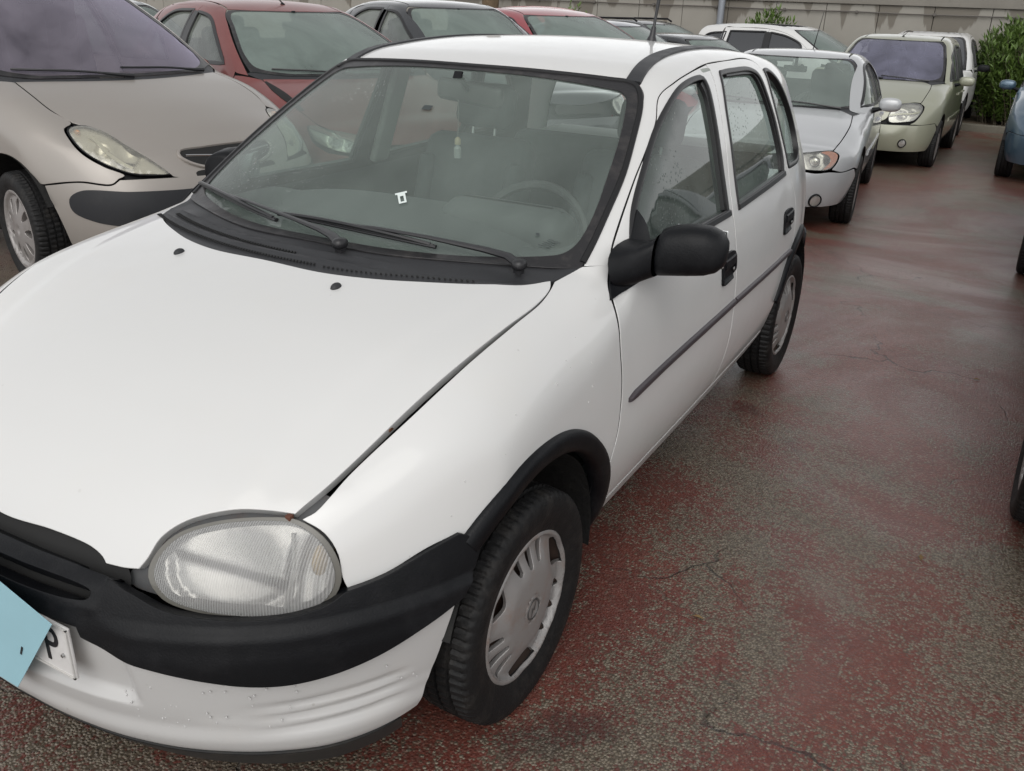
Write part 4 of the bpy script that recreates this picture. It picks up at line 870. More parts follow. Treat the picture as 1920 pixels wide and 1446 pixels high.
CFG['hatch'].update(hx=[(.40, .70), (.0, .72), (-.4, .69), (-.60, .64, 1)], hf=[(.5, -.73), (.3, -.79), (0, -.83)],
    yA=.60, yB=1.66, yC=2.45, frame=[(.62, 1.0), (.85, 1.14), (1.15, 1.29), (1.40, 1.375), (1.8, 1.42), (2.3, 1.40), (2.7, 1.30), (2.86, 1.05)], ar=.365,
    win=[[(.78, 1.035, 1), (1.60, 1.0, 1), (1.66, 1.365, 1), (1.40, 1.335), (1.10, 1.21)], [(1.72, 1.0, 1), (2.42, 1.03, 1), (2.40, 1.22), (2.2, 1.34), (1.77, 1.375, 1)], [(2.50, 1.06, 1), (2.74, 1.10), (2.62, 1.22), (2.47, 1.27, 1)]], wb=2.61, R=.31,
    hl=[(.42, -.76, .66), (.55, -.69, .70), (.70, -.55, .73), (.78, -.40, .74), (.77, -.45, .66), (.70, -.62, .60), (.55, -.74, .58), (.44, -.80, .60)],
    bump=[(0, -.86, .57), (.4, -.81, .57), (.6, -.71, .575), (.75, -.54, .59), (.84, -.36, .60, 1)])
GZ = spl([(-20, 0), (-2, 0), (1.6, 0), (2.6, -.002), (3.6, -.03), (5, -.12), (7, -.22), (9.5, -.28), (12, -.335), (16, -.41), (40, -.5)]); GZ0 = GZ; GZ = lambda y: GZ0(np.clip(y, -20, 40))
def ground_z(x, y): return GZ(y)*sstep(-3.2, -1.2, x)
lampglass = mat('lamp_clear', (.50, .50, .48), .14, .6, coat=1, var=.25, vscale=9)
lampyel = mat('lamp_yellowed', (.70, .68, .60), .14, .7, coat=1, coat_rough=.04, var=.35, vscale=7)
def lensmat(name, tint, haze, amt):
    m = glass(name, tint, haze, amt, lo=.5, drops=False, rough=.05, hscale=9, refl=1.4); return m
lensfar = lensmat('lens_clear', (.85, .85, .80), (.5, .5, .48), .30); lensyel = lensmat('lens_yellow', (.92, .91, .84), (.52, .505, .44), .42)
alloy = mat('alloy', (.35, .33, .32), .38, .55, dirt=(.10, .07, .05), dirt_amt=.5, dscale=10)
seatdk = mat('far_interior', (.05, .05, .055), .9)
def ztop(b, x, y):
    P, h = march(b.f, np.array([[x, y, 2.2]]), np.array([[0, 0, -1.]]), 0, 2, 200); return float(P[0, 2])
def make_car(kind, name, label, pos, paint, gl, yaw, detail=2, group=None, z=None, tilt=None, bumper=None, wcol=alloy, mirror_m=None, ext=None, sgl=None, mirror_folded=(), steer=0):
    c = CFG[kind]; b = Generic(c); fz = b.f
    h = R(yaw); X, Y = pos; wb = c['wb']
    if z is None:
        z0 = float(ground_z(X, Y)); z1 = float(ground_z(X-math.sin(h)*wb, Y+math.cos(h)*wb)); tilt = math.asin((z1-z0)/wb)
    else: z0 = z; tilt = tilt or 0
    root = empty(name, (X, Y, z0), h, tilt, label, 'car', group)
    st = .03 if detail > 2 else .045
    S_ = lambda y, z_: float(b.S(y, z_))
    SD = lambda l: [((S_(p[0], p[1]),)+tuple(p)) for p in l]
    yb, zb, k, yt, zt = c['ws']
    P3 = lambda x, y: (x, y, ztop(b, x, y))
    xs = [float(v) for v in np.linspace(0, c['hx'][0][1], 6)]
    hood_l = [P3(x, yb+k*x*x-.05) for x in xs[:-1]]+[P3(c['hx'][0][1], c['hx'][0][0])+(1,)]+[P3(q[1], q[0])+tuple(q[2:]) for q in c['hx'][1:]]+[P3(x, y) for x, y in c['hf']]
    panel('bonnet', fz, TOP, sym(hood_l), paint, root, s=st, flange=.015, lip=.002)
    # windscreen
    def wsp(t, dx, dt=0):
        x = .6
        for _ in range(4): yy = yb+k*x*x+(t+dt)*(yt-yb); zz = float(b.wind(x, yy)); x = S_(yy, zz)-dx
        return (x, yy, zz)
    wso = [(0, yb+.0, zb)]+[(x, yb+k*x*x, zb) for x in (.2, .4, .54)]+[wsp(.04, .10)+(1,)]+[wsp(t, .085) for t in (.2, .45, .7, .9)]+[wsp(.985, .12)+(1,), (.3, yt+k*.09-.0, zt), (0, yt, zt)]
    wsi = [(0, yb+.03, zb)]+[(x, yb+k*x*x+.03, zb) for x in (.2, .4, .5)]+[wsp(.09, .15)]+[wsp(t, .112) for t in (.25, .45, .7, .85)]+[wsp(.95, .15), (.3, yt+k*.09-.03, zt), (0, yt-.03, zt)]
    panel('windscreen', fz, TOP, sym(wso), gl, root, s=.07, flange=0, off=-.004)
    panel('windscreen_surround', fz, TOP, sym(wso), frit, root, s=.05, off=-.002, flange=.0, holes=[sym(wsi)])
    panel('scuttle', fz, TOP, sym([(x, y+.004, z_) for x, y, z_ in [q[:3] for q in hood_l[:6]]]+[wsp(.03, .07)+(1,)]+[(x, y-.003, z_) for x, y, z_ in [q[:3] for q in wso[4::-1]]]), greypl, root, s=.05, flange=.0, off=-.006)
    # roof and sides
    ry = [yt+k*.3+.02, (yt+2)/2, 2.0, 2.5]+([2.9] if kind in ('people', 'scenic') else [])
    rails = [(S_(y, float(b.rc(y))-.02)-.13, y, float(b.rc(y))-.03) for y in ry]
    A_ = wsp(1.0, .10)
    yr = rails[-1][1]
    roofl = [(0, yt+.006, zt+.005), (.3, yt+k*.09+.006, zt), (A_[0]-.02, A_[1]+.01, A_[2], 1)]+rails[:-1]+[rails[-1]+(1,), (0, yr+.1, 1.3)]
    panel('roof', fz, Flat((0, 0, 1)), sym(roofl), paint, root, s=st*1.6, flange=.006)
    fr_ = c['frame']; zs = .30
    wing = [(q[1]+.006, q[0], ztop(b, q[1]+.006, q[0])) for q in c['hx']][::-1]
    nx = [p for p in c['hx'] if len(p) > 2]
    hl_ = c['hl']
    # wing: along bonnet side, then lamp outer edge, bumper line, arch, sill, door gap
    side_i = [i for i, q in enumerate(c['hx']) if len(q) > 2][0]
    wingtop = [(q[1]+.011, q[0], ztop(b, q[1]+.011, q[0])) for q in c['hx'][:side_i+1]]
    bl = c['bump']; be = bl[-1]
    outer = {'people': [(.690, -.295, .86), (.715, -.37, .815), (.708, -.47, .75), (.655, -.575, .69), (.60, -.645, .655), (.625, -.635, .642, 1)], 'scenic': [(.60, -.42, .81), (.645, -.455, .78), (.65, -.575, .69), (.60, -.652, .60), (.56, -.69, .575, 1)],
             'saloon': [(.66, -.61, .68), (.70, -.59, .65), (.705, -.63, .60), (.675, -.69, .54, 1)], 'hatch': [(.79, -.38, .75, 1), (.79, -.45, .65), (.74, -.60, .585, 1)]}[kind]
    i0 = min(range(len(bl)), key=lambda i: abs(bl[i][0]-outer[-1][0])+0*(bl[i][0] < outer[-1][0]))
    arc = lambda yc, a0, a1, r, n=9: SD([(yc+r*math.cos(R(a)), c['R']+.02+r*math.sin(R(a))) for a in np.linspace(a0, a1, n)])
    ar = c['ar']
    def arc_to(yc, a0, a1, r): return arc(yc, a0, a1, r)
    ang = math.degrees(math.atan2(be[2]-c['R']-.02, be[1]))
    wingo = [wingtop[0]+(1,)]+wingtop[1:]+outer+[tuple(p[:3]) for p in bl[i0+1:-1]]+[tuple(be[:3])+(1,)]+arc(0, min(ang, 150)-4, 20, ar, 8)+SD([(.39, .32, 1), (c['yA'], zs+.02, 1), (c['yA'], .7), (c['yA']-.02, c['belt']-.1, 1)])
    cp = wsp(.0, .03); wingo += [(cp[0]+.015, cp[1]+.06, cp[2]-.01, 1)]
    panel('front_wing', fz, OBL, wingo, paint, root, s=st, flange=.012, mirror=True)
    yA, yB, yC = c['yA'], c['yB'], c['yC']
    top1 = [p for p in fr_ if p[0] < yB-.1]; top2 = [p for p in fr_ if yB+.1 < p[0] < yC+.06]
    frz = spl(fr_)
    zB, zC = float(frz(yB+.03)), float(frz(yC+.05))
    wins_ = c['win']; w1 = [w_ for w_ in wins_ if np.mean([p[0] for p in w_]) < yB]; w2 = [w_ for w_ in wins_ if yB < np.mean([p[0] for p in w_]) < yC]; w3 = [w_ for w_ in wins_ if np.mean([p[0] for p in w_]) > yC]
    panel('front_door', fz, SIDE, SD([(yA+.006, zs+.02, 1), (yA+.006, .7), (yA-.015, c['belt']-.09, 1)]+top1+[(yB+.03, zB, 1), (yB, c['belt'], 0), (yB, zs+.02, 1)]), paint, root, s=st, flange=.01, mirror=True, holes=[SD(w_) for w_ in w1])
    ra_ = lambda a, r: (wb+r*math.cos(R(a)), c['R']+.02+r*math.sin(R(a)))
    rd = [(yB+.008, zs+.02, 1), (yB+.008, c['belt']), (yB+.038, zB, 1)]+top2+[(yC+.05, zC, 1), (yC+.03, c['belt']+.05), (min(yC, wb-.12), .72)]+[ra_(a, ar+.012) for a in (118, 140, 160)]+[(wb-ar-.01, zs+.02, 1)]
    panel('rear_door', fz, SIDE, SD(rd), paint, root, s=st, flange=.01, mirror=True, holes=[SD(w_) for w_ in w2])
    tail = [(S_(yr+.15, 1.2)-.1, yr+.18, 1.2), (S_(yr+.3, .95)-.1, yr+.42, .95), (S_(3.0, .7)-.12, min(3.2, yr+.55), .65, 1)]
    q_ = [wsp(.0, .07)+(1,)]+[wsp(t, .068) for t in (.2, .45, .7, .88)]+[wsp(.99, .085)+(1,)]+[(p[0]+.012,)+p[1:] for p in rails]+tail+SD([(wb+.45, .55)]+[ra_(a, ar+.012) for a in (30, 60, 90, 110)]+[(min(yC, wb-.12)+.008, .728), (yC+.038, c['belt']+.05), (yC+.058, zC+.004)])+[(p[0]-.006, p[1], p[2]+.006) for p in SD([t for t in fr_[::-1] if t[0] < yC+.03])]
    panel('body_side', fz, Flat((1, .1, .55)), q_, paint, root, s=st, flange=.008, mirror=True, holes=[SD(w_) for w_ in w3])
    gs = sgl or side_far
    for w_ in wins_:
        panel('side_window', fz, SIDE, SD(w_), gs, root, s=.09, off=-.014, flange=0, mirror=True)
        trim('window_seal', fz, SIDE, SD(w_), RND(.028, .004, .012), blk, root, closed=True, mirror=True, step=.06)
    # pillar appliques
    panel('pillar_cover', fz, SIDE, SD([(yB-.055, c['belt']+.04, 1), (yB+.058, c['belt']+.04, 1), (yB+.085, zB-.045, 1), (yB-.015, zB-.05, 1)]), blk, root, s=.06, off=.002, flange=.004, mirror=True)
    # nose
    zlo = .24
    bh = [(p[0], p[1], p[2]-.010)+tuple(p[3:]) for p in bl]
    bo = bh[:-1]+[(be[0], be[1], be[2]-.010, 1)]+arc(0, max(ang, 145)+6, 186, ar+.004, 5)+[(be[0]-.05, -ar-.03, zlo, 1), (.6, -.7, zlo-.01), (.3, -.8, zlo-.01), (0, -.82, zlo-.01)]
    bm_ = bumper or paint
    holes = []
    if ext == 'people': holes = []
    panel('front_bumper', fz, WR, sym(bo), bm_, root, s=st, off=.003, flange=.03, holes=holes)
    nose = [(0, -.7, zb-.30)]
    hfz = [P3(x, y) for x, y in c['hf']]
    panel('nose_panel', fz, Flat((0, -1, .35)), sym([(0, -.8, hfz[-1][2]+.05), (.35, -.7, hfz[0][2]+.06), (.66, -.55, .74), (.72, -.5, .56), (.3, -.8, .50), (0, -.8, .50)]), plast, root, s=.06, off=-.03, flange=0)
    gr = panel('grille', fz, Flat((0, -1, .3)), sym([(0, -.85, hfz[-1][2]-.012), (.24, -.82, hfz[-1][2]-.006), (.26, -.8, bl[0][2]+.02), (0, -.85, bl[0][2]+.02)]), dark, root, s=.05, off=.002, flange=.02)
    # lamps
    HP = Flat((.6, -1, .3)) if kind != 'people' else Flat((.8, -1, .6))
    for sx in (1, -1):
        hcn = np.mean([p[:3] for p in hl_], 0); r_ = empty('headlight', (sx*hcn[0], hcn[1], hcn[2])); r_.parent = root
        def put(o):
            if sx < 0: o.data.transform(Matrix.Scale(-1, 4, (1, 0, 0))); o.data.flip_normals()
            o.data.transform(Matrix.Translation(-r_.location)); o.parent = r_
        u0 = HP.to2([hcn])[0]
        def rel(P):
            u = HP.to2(P)-u0
            a_, b_ = ((-.06, -.03), (.07, .0)) if kind != 'saloon' else ((-.035, 0), (.08, 0))
            d_ = np.minimum(np.hypot(u[:, 0]-a_[0], u[:, 1]-a_[1])/.075, np.hypot(u[:, 0]-b_[0], u[:, 1]-b_[1])/.05)
            return -.035*np.clip(1-d_**2, 0, 1)
        put(panel('lens', fz, HP, shrink([p[:3] for p in hl_], .95), lensyel if ext == 'people' else lensfar, None, s=.03, off=.005, flange=.006))
        put(panel('reflector', fz, HP, shrink([p[:3] for p in hl_], .93), c.get('lampm', lampglass), None, s=.014, off=-.012, flange=0, relief=rel))
        put(panel('lamp_rim', fz, HP, [tuple(p) for p in hl_], plast, None, s=.04, off=.001, flange=.01, holes=[shrink([p[:3] for p in hl_], .94)]))
        if ext == 'saloon':
            put(panel('amber_lens', fz, HP, [(.56, -.70, .662), (.633, -.628, .668), (.676, -.608, .645), (.680, -.636, .608), (.650, -.695, .556), (.60, -.74, .535), (.645, -.69, .60), (.62, -.68, .64)], mat('amber_lens', (.50, .13, .03), .22, coat=1, var=.3, vscale=20), None, s=.02, off=.003, flange=.004))
            m = MB(); P, N = lift(fz, HP, HP.to2([(.53, -.765, .60)])); m.ball(P[0]-N[0]*.020, (.036, .018, .036)); put(m.build('projector', mat('projector', (.55, .55, .5), .08, .9), None))
        if ext == 'scenic':
            P, N = lift(fz, HP, HP.to2([(.45, -.70, .64), (.36, -.74, .63), (.605, -.52, .76), (.45, -.62, .73)]))
            m = MB()
            for q, rr_, nn_ in zip(P[:2], (.040, .036), N): m.ball(q-nn_*.03, (rr_, .012, rr_))
            put(m.build('projector', mat('projector', (.55, .55, .5), .08, .9), None))
            m = MB().ball(P[2]-N[2]*.006, (.016, .012, .016)); put(m.build('side_lamp', mat('lamp_grey', (.14, .14, .15), .3), None))
            put(panel('lamp_divider', fz, HP, [(.295, -.76, .668), (.42, -.68, .685), (.52, -.62, .69), (.60, -.56, .71), (.60, -.57, .70), (.52, -.63, .675), (.42, -.69, .67), (.295, -.765, .655)], paint, None, s=.03, off=.009, flange=.004))
        if ext == 'people':
            P, N = lift(fz, HP, HP.to2([(.60, -.50, .765)]))
            crs = [(.615, -.40, .825), (.60, -.44, .80), (.60, -.52, .75), (.575, -.60, .705), (.545, -.645, .68)]
            put(trim('lamp_bezel', fz, HP, crs, RND(.018, .003), mat('lamp_bezel', (.55, .54, .46), .25, .3, coat=1), None, step=.02))
            pass
            P, N = lift(fz, HP, HP.to2([(.648, -.345, .85)])); m = MB().ball(P[0]-N[0]*.010, (.014, .026, .014)); put(m.build('indicator', mat('amber_dull', (.40, .22, .12), .3, coat=1), None))
    if ext in ('saloon', 'scenic'):
        for sx in (1, -1):
            fx, fy, fz_, rr_ = {'saloon': (.575, -.76, .285, .050), 'scenic': (.50, -.73, .335, .046)}[ext]
            P, N = lift(fz, WR, WR.to2([(fx, fy, fz_)])); q = Vector(P[0]+N[0]*.012); n_v = Vector(N[0]); M_ = Vector((0, 0, 1)).rotation_difference(n_v).to_matrix()
            e_ = empty('fog_lamp', (sx*q.x, q.y, q.z)); e_.parent = root
            for nm, pr_, mm in (('fog_rim', [(-.01, rr_+.008), (.006, rr_+.006), (.008, rr_), (.0, rr_-.004)], plast), ('fog_lens', [(.0, rr_-.002), (.004, rr_*.7), (.006, .001)], lampglass)):
                a = MB().lathe(pr_, 24, 'z'); a.V = [tuple(M_ @ Vector(v)) for v in a.V]
                if sx < 0: a.V = [(-v[0], v[1], v[2]) for v in a.V]; a.F = [t[::-1] for t in a.F]
                a.build(nm, mm, e_)
    if ext == 'people':
        panel('rub_strip', fz, WR, sym([(0, -.83, .565), (.316, -.796, .566), (.59, -.693, .572), (.755, -.50, .573), (.792, -.446, .53), (.787, -.452, .474), (.735, -.556, .427), (.62, -.69, .402), (.509, -.764, .395), (0, -.85, .39)]), mat('rub_black', (.018, .019, .022), .5, spec=.35, dirt=(.04, .038, .038), dirt_amt=.5, dscale=6), root, s=.03, off=.008, flange=.02, lip=.004)
        GP = Flat((0, -.9, .6)); go_ = sym([(0, -.69, .757), (.15, -.685, .755), (.285, -.672, .744), (.302, -.695, .720), (.27, -.73, .69), (.184, -.769, .660), (0, -.795, .638)])
        panel('grille_slot', fz, GP, go_, dark, root, s=.04, off=.004, flange=.01)
        trim('grille_surround', fz, GP, go_, RND(.020, .012), beige, root, closed=True)
        trim('grille_bar', fz, GP, [(-.27, -.705, .722), (-.12, -.735, .711), (0, -.747, .703), (.12, -.735, .711), (.27, -.705, .722)], RND(.014, .012), mat('chrome', (.7, .7, .7), .1, 1), root)
    # mirrors
    for sx in (1, -1):
        if sx in mirror_folded: continue
        my = c['yA']+.28; mz = c['belt']+.02; mx = S_(my, mz)
        e_ = empty('door_mirror', (sx*mx, my, mz)); e_.parent = root
        MB().ball((sx*.145, .01, .03), (.10, .055, .062), 18, 12, e=.75).build('mirror_housing', mirror_m or paint, e_)
        MB().tube([(0, 0, -.03), (sx*.05, 0, -.015), (sx*.10, .01, -.005)], [.05, .035, .028], n=10, flat=.55).build('mirror_arm', plast, e_)
        MB().box((sx*.145, .062, .03), (.15, .004, .09), .002).build('mirror_glass', MATS['mirror_glass'], e_)
    # handles, wheels, arches, cabin
    if detail > 1:
        for hy in (yB-.17, yC-.14 if kind != 'saloon' else yC-.12):
            trim('door_handle', fz, SIDE, SD([(hy-.09, c['belt']-.14), (hy+.09, c['belt']-.135)]), RND(.026, .024, .002), paint if kind != 'people' else plast, root, mirror=True)
        trim('side_moulding', fz, SIDE, SD([(yA+.04, .56), (yB-.02, .57)]), RND(.05, .012), paint, root, mirror=True, step=.1); trim('side_moulding', fz, SIDE, SD([(yB+.03, .57), (min(yC, wb-ar)-.02, .57)]), RND(.05, .012), paint, root, mirror=True, step=.1)
    sc = c['R']/.278
    for x, y, rz in ((c['w'][5][1]-.10, 0, 0), (-c['w'][5][1]+.10, 0, math.pi), (c['w'][5][1]-.10, wb, 0), (-c['w'][5][1]+.10, wb, math.pi)):
        w_ = empty('wheel', (x, y, c['R']-.003), rz+(R(steer) if y == 0 else 0)); w_.parent = root
        ty = bpy.data.objects.new('tyre', TYRE.data); col.objects.link(ty); ty.parent = w_; ty.scale = (1.2, sc, sc)
        rm_ = bpy.data.objects.new('rim', RIMM); col.objects.link(rm_); rm_.parent = w_; rm_.scale = (1.3, sc*1.04, sc*1.04)
        for sgn in (1,):
            m = MB(); n = 18; V = []; F = []; sx = 1 if x > 0 else -1
            for i in range(n+1):
                a = R(-4)+R(160)*i/n
                for xx, r in ((abs(x)+.09, ar-.004), (abs(x)-.22, ar-.004), (abs(x)-.22, .05)): V.append((sx*xx, y+r*math.cos(a), c['R']+.02+r*math.sin(a)))
            for i in range(n):
                for j in range(2): F.append((i*3+j, i*3+j+1, (i+1)*3+j+1, (i+1)*3+j))
            m.add(V, F); m.build('arch_liner', wellm, root)
    W_ = c['w'][5][1]
    MB().box((0, wb/2, .52), (W_*2-.16, wb-.82, .62), .05).box((0, 0, .42), (W_*2-.72, 1.1, .36), .05).box((0, wb, .5), (W_*2-.72, 1.1, .5), .05).build('underbody', under, root)
    MB().box((0, yb+k*.2+.30, zb-.14), (W_*2-.36, .55, .14), .05).build('dashboard', trimg, root)
    for x in (-.37, .37):
        r_ = empty('front_seat', (x, yB-.18, .62)); r_.parent = root
        M_ = Matrix.Rotation(R(-14), 3, 'X'); bz = c['rz']-1.42
        MB().box((0, .15, .32+bz/2), (.48, .14, .62), .05, M=M_).build('seat_back', seatdk, r_); MB().box((0, .24, .62+bz), (.26, .10, .17), .04).build('headrest', seatdk, r_)
    MB().box((0, wb-.15, c['belt']-.05), (1.2, .16, .42), .06).build('rear_bench', seatdk, root)
    e_ = MB().box((0, yt-.03, zt-.12), (.23, .03, .06), .015); e_.box((0, yt-.01, zt-.06), (.03, .02, .10), .004); e_.build('rear_view_mirror', plast, root)
    if kind in ('people', 'scenic', 'saloon', 'hatch'):
        panel('rear_window', fz, Flat((0, 1, .5)), sym([(0, yr+.12, 1.30), (rails[-1][0]-.02, yr+.10, 1.28, 1), (.58, yr+.45, .97, 1), (0, yr+.5, .95)]), gs, root, s=.12, flange=0, off=-.003)
        panel('tailgate', fz, Flat((0, 1, .1)), sym([(0, 3.2, .94), (.60, yr+.45, .94, 1), (.66, 3.1, .62), (.66, 3.1, .3, 1), (0, 3.2, .3)]), paint, root, s=.1, flange=.01)
    # wipers
    def gp(x, y, hh=.012): P, N = lift(fz, TOP, TOP.to2([P3(x, y)])); return Vector(P[0]+N[0]*hh)
    for x0, x1 in ((.55, -.05), (-.02, -.60)):
        e_ = empty('wiper', gp(x0, yb+k*x0*x0-.02)); e_.parent = root
        pp = [gp(x, yb+k*x*x+dy)-e_.location for x, dy in zip(np.linspace(x0, x1, 8), [-.02, .0, .02, .035, .045, .05, .055, .06])]
        MB().tube(pp, [.014, .011]+[.007]*6, n=6).build('wiper_arm', wip, e_)
    return root, b
# shared wheel meshes
TYRE = [o for o in bpy.data.objects if o.name.startswith('tyre')][0]
def alloy_mesh(nsp=9):
    m_ = []
    slots = [];
    for i in range(nsp):
        a = 2*math.pi*i/nsp; o = []
        for t in np.linspace(0, 2*math.pi, 14, endpoint=False):
            x = .112+.040*math.cos(t); y = .019*math.sin(t)*(1+.45*math.cos(t)); o.append((x*math.cos(a)-y*math.sin(a), x*math.sin(a)+y*math.cos(a)))
        slots.append(o)
    def hh(u, v): r = np.hypot(u, v); return .018*np.cos(np.clip(r/.16, 0, 1)*1.5)-.004*np.cos(np.clip(r/.03, 0, 1)*3)+.012*sstep(.155, .17, r)
    o = panel('rim', None, Fixed((.048, 0, 0), (0, 1, 0), (0, 0, 1), hh), [(.182*math.cos(t), .182*math.sin(t)) for t in np.linspace(0, 2*math.pi, 40, endpoint=False)], alloy, None, s=.012, flange=.03, lip=.002, holes=slots, closed_step=.012)
    d = MB().lathe([(.0, .175), (.0, .0)], 24); b0 = MB(); me = o.data; bpy.data.objects.remove(o)
    import bmesh; bm = bmesh.new(); bm.from_mesh(me); n0 = len(bm.faces)
    vs = [bm.verts.new(v) for v in d.V]
    for q in d.F:
        try: fc = bm.faces.new([vs[i] for i in q]); fc.material_index = 1
        except ValueError: pass
    bm.to_mesh(me); bm.free(); me.materials.append(dark); return me
RIMM = alloy_mesh(); CAPM = RIMM
side_far = glass('far_side_glass', (.30, .34, .32), (.34, .38, .36), .45, lo=.4, drops=False, hscale=2)
fog = glass('misty_glass', (.50, .60, .55), (.21, .26, .237), .80, lo=.6, drops=False, rough=.25, refl=.8, hscale=1.5)
violet = glass('violet_glass', (.60, .57, .64), (.33, .30, .35), .50, lo=.3, drops=False, rough=.12, refl=1.3, hscale=1.2)
# coated windscreens reflect the sky with a violet cast
for nm in ('violet_glass',):
    for nd in MATS[nm].node_tree.nodes:
        if nd.type == 'BSDF_GLOSSY': nd.inputs[0].default_value = (.86, .80, 1.0, 1)
beige = mat('beige_metallic', (.315, .290, .265), .42, .35, coat=.45, coat_rough=.12, dirt=(.30, .26, .24), dirt_amt=.35, dscale=4)
silver = mat('silver_metallic', (.43, .44, .45), .32, .25, coat=.8, coat_rough=.06)
sage = mat('sage_metallic', (.29, .295, .225), .34, .18, coat=.8, coat_rough=.06)
redp = mat('faded_red', (.16, .038, .034), .42, coat=.5, coat_rough=.15, dirt=(.22, .085, .075), dirt_amt=.4, dscale=3)
redp2 = mat('dark_red', (.26, .035, .045), .32, coat=.8)
blackp = mat('black_paint', (.018, .020, .023), .25, coat=.9)
greyp = mat('grey_blue_paint', (.12, .135, .16), .3, .3, coat=.8)
bluep = mat('light_blue_metallic', (.07, .12, .17), .3, .4, coat=.9)
suvw = mat('suv_white', (.60, .60, .59), .35, coat=.6)
CFG['people']['lampm'] = lampyel
r, b = make_car('people', 'beige_people_carrier', 'dusty beige people carrier with round topped windscreen, parked left of the white hatchback', (-2.971, 2.224), beige, violet, 83.0, detail=3, z=-.002, ext='people', steer=-9, mirror_folded=(-1, 1))
rs_, bs_ = make_car('saloon', 'silver_car', 'silver car with amber corner headlight, parked directly behind the white hatchback', (-.476, 6.882), silver, glass('silver_ws', (.60, .70, .65), (.34, .40, .37), .45, drops=False, lo=.7, rough=.15), 5.1, detail=3, ext='saloon')
rg_, bg_ = make_car('scenic', 'green_people_carrier', 'pale green people carrier with violet tinted windscreen, behind the silver car', (-.235, 11.692), sage, glass('violet_glass_far', (.50, .50, .60), (.30, .30, .42), .50, lo=.3, drops=False, rough=.12, refl=1.3, hscale=1.2), -.7, detail=3, ext='scenic')
rr_, br_ = make_car('hatch', 'red_hatchback', 'faded red hatchback with stub aerial and open bonnet gap, behind the beige car', (-2.68, 4.027), redp, fog, 68.3, ext='hatch')
make_car('saloon', 'black_car', 'black car with misted windscreen between two red cars', (-2.617, 6.242), blackp, fog, 62.1, ext='far', z=.08)
make_car('hatch', 'dark_red_car', 'dark red car with rounded roof beyond the black car', (-2.161, 7.799), redp2, fog, 61.8, detail=1, z=-.015)
make_car('saloon', 'blue_grey_car', 'blue grey car beside the dark red car, mostly hidden by the white roof', (-2.499, 11.242), greyp, fog, 78.5, detail=1, z=-.13)
make_car('scenic', 'light_blue_car', 'light blue car cut off by the right edge of the picture', (2.206, 11.531), bluep, fog, -.6, ext='scenic')

def roof_aerial(root, b, x, y, L, tx, ty):
    z = float(b.roof(x, y)); e = empty('aerial', (x, y, z-.004)); e.parent = root
    MB().lathe([(0, .022), (.008, .018), (.014, .007), (.02, .004)], 10, 'z').tube([(0, 0, .01), (L*tx, L*ty, L)], [.006, .0022], n=6).build('mast', plast, e)
roof_aerial(rs_, bs_, .02, 2.35, .40, .12, .1)
roof_aerial(rg_, bg_, .0, 1.30, .07, .6, 1.2)
roof_aerial(rr_, br_, .02, 1.50, .14, -.55, .7)
gp_ = [(-.700, .36), (-.712, .18), (-.716, .0), (-.706, -.2)]
trim('bonnet_gap_shade', br_.f, TOP, [(x, y, ztop(br_, x, y)) for x, y in gp_], RND(.05, .003, .002), dark, rr_, scale=lambda t: (.15+1.1*math.sin(math.pi*min(1, t*.8+.05)), 1))  # dark strip laid on the surface, painting the shade of the open gap
# ============================================================ more cars, further back
make_car('saloon', 'dark_car', 'dark car partly seen between the beige car and the red hatchback', (-6.2, 5.2), mat('dark_green_paint', (.012, .018, .017), .3, coat=.8), fog, 75, detail=1, z=-.02)
make_car('saloon', 'black_roofed_car', 'black car whose roof shows just behind the roof aerial of the white hatchback', (-1.75, 12.6), blackp, fog, 75, detail=1, z=-.30)
def box_van(): pass
r_, b_ = make_car('people', 'white_suv', 'white tall car with dark side glass, between the wall and the silver car', (-.9, 15.4), suvw, fog, 78, detail=1, z=-.36, sgl=mat('privacy_glass', (.03, .032, .036), .12, coat=1))
r_, b_ = make_car('hatch', 'black_estate', 'black car with roof rails near the wall, beyond the blue grey car', (-3.6, 15.5), blackp, fog, 75, detail=1, z=-.22)
for sx in (-1, 1):
    MB().tube([(sx*.56, 1.5, 1.43), (sx*.56, 1.6, 1.475), (sx*.56, 2.4, 1.46), (sx*.56, 2.55, 1.42)], .018).build('roof_rail', plast, r_)
make_car('hatch', 'far_red_car', 'bright red car glimpsed over the dark red car, near the wall', (-5.2, 14.2), mat('bright_red', (.38, .03, .03), .35, coat=.8), fog, 70, detail=1, z=-.05)
make_car('people', 'white_van', 'white van roof showing behind the green people carrier', (-.27, 16.2), suvw, MATS['privacy_glass'], 0, detail=1, z=-.40, mirror_m=plast)
make_car('saloon', 'dark_parked_car', 'dark car off the right edge whose front tyre shows beside the near tarmac', (2.625, 1.64), greyp, fog, -1.0, detail=1, z=0, mirror_folded=(-1, 1))
make_car('saloon', 'dark_parked_car', 'dark car off the right edge whose front tyre shows below the light blue car', (2.57, 5.75), greyp, fog, -3.0, detail=1, mirror_folded=(-1, 1))

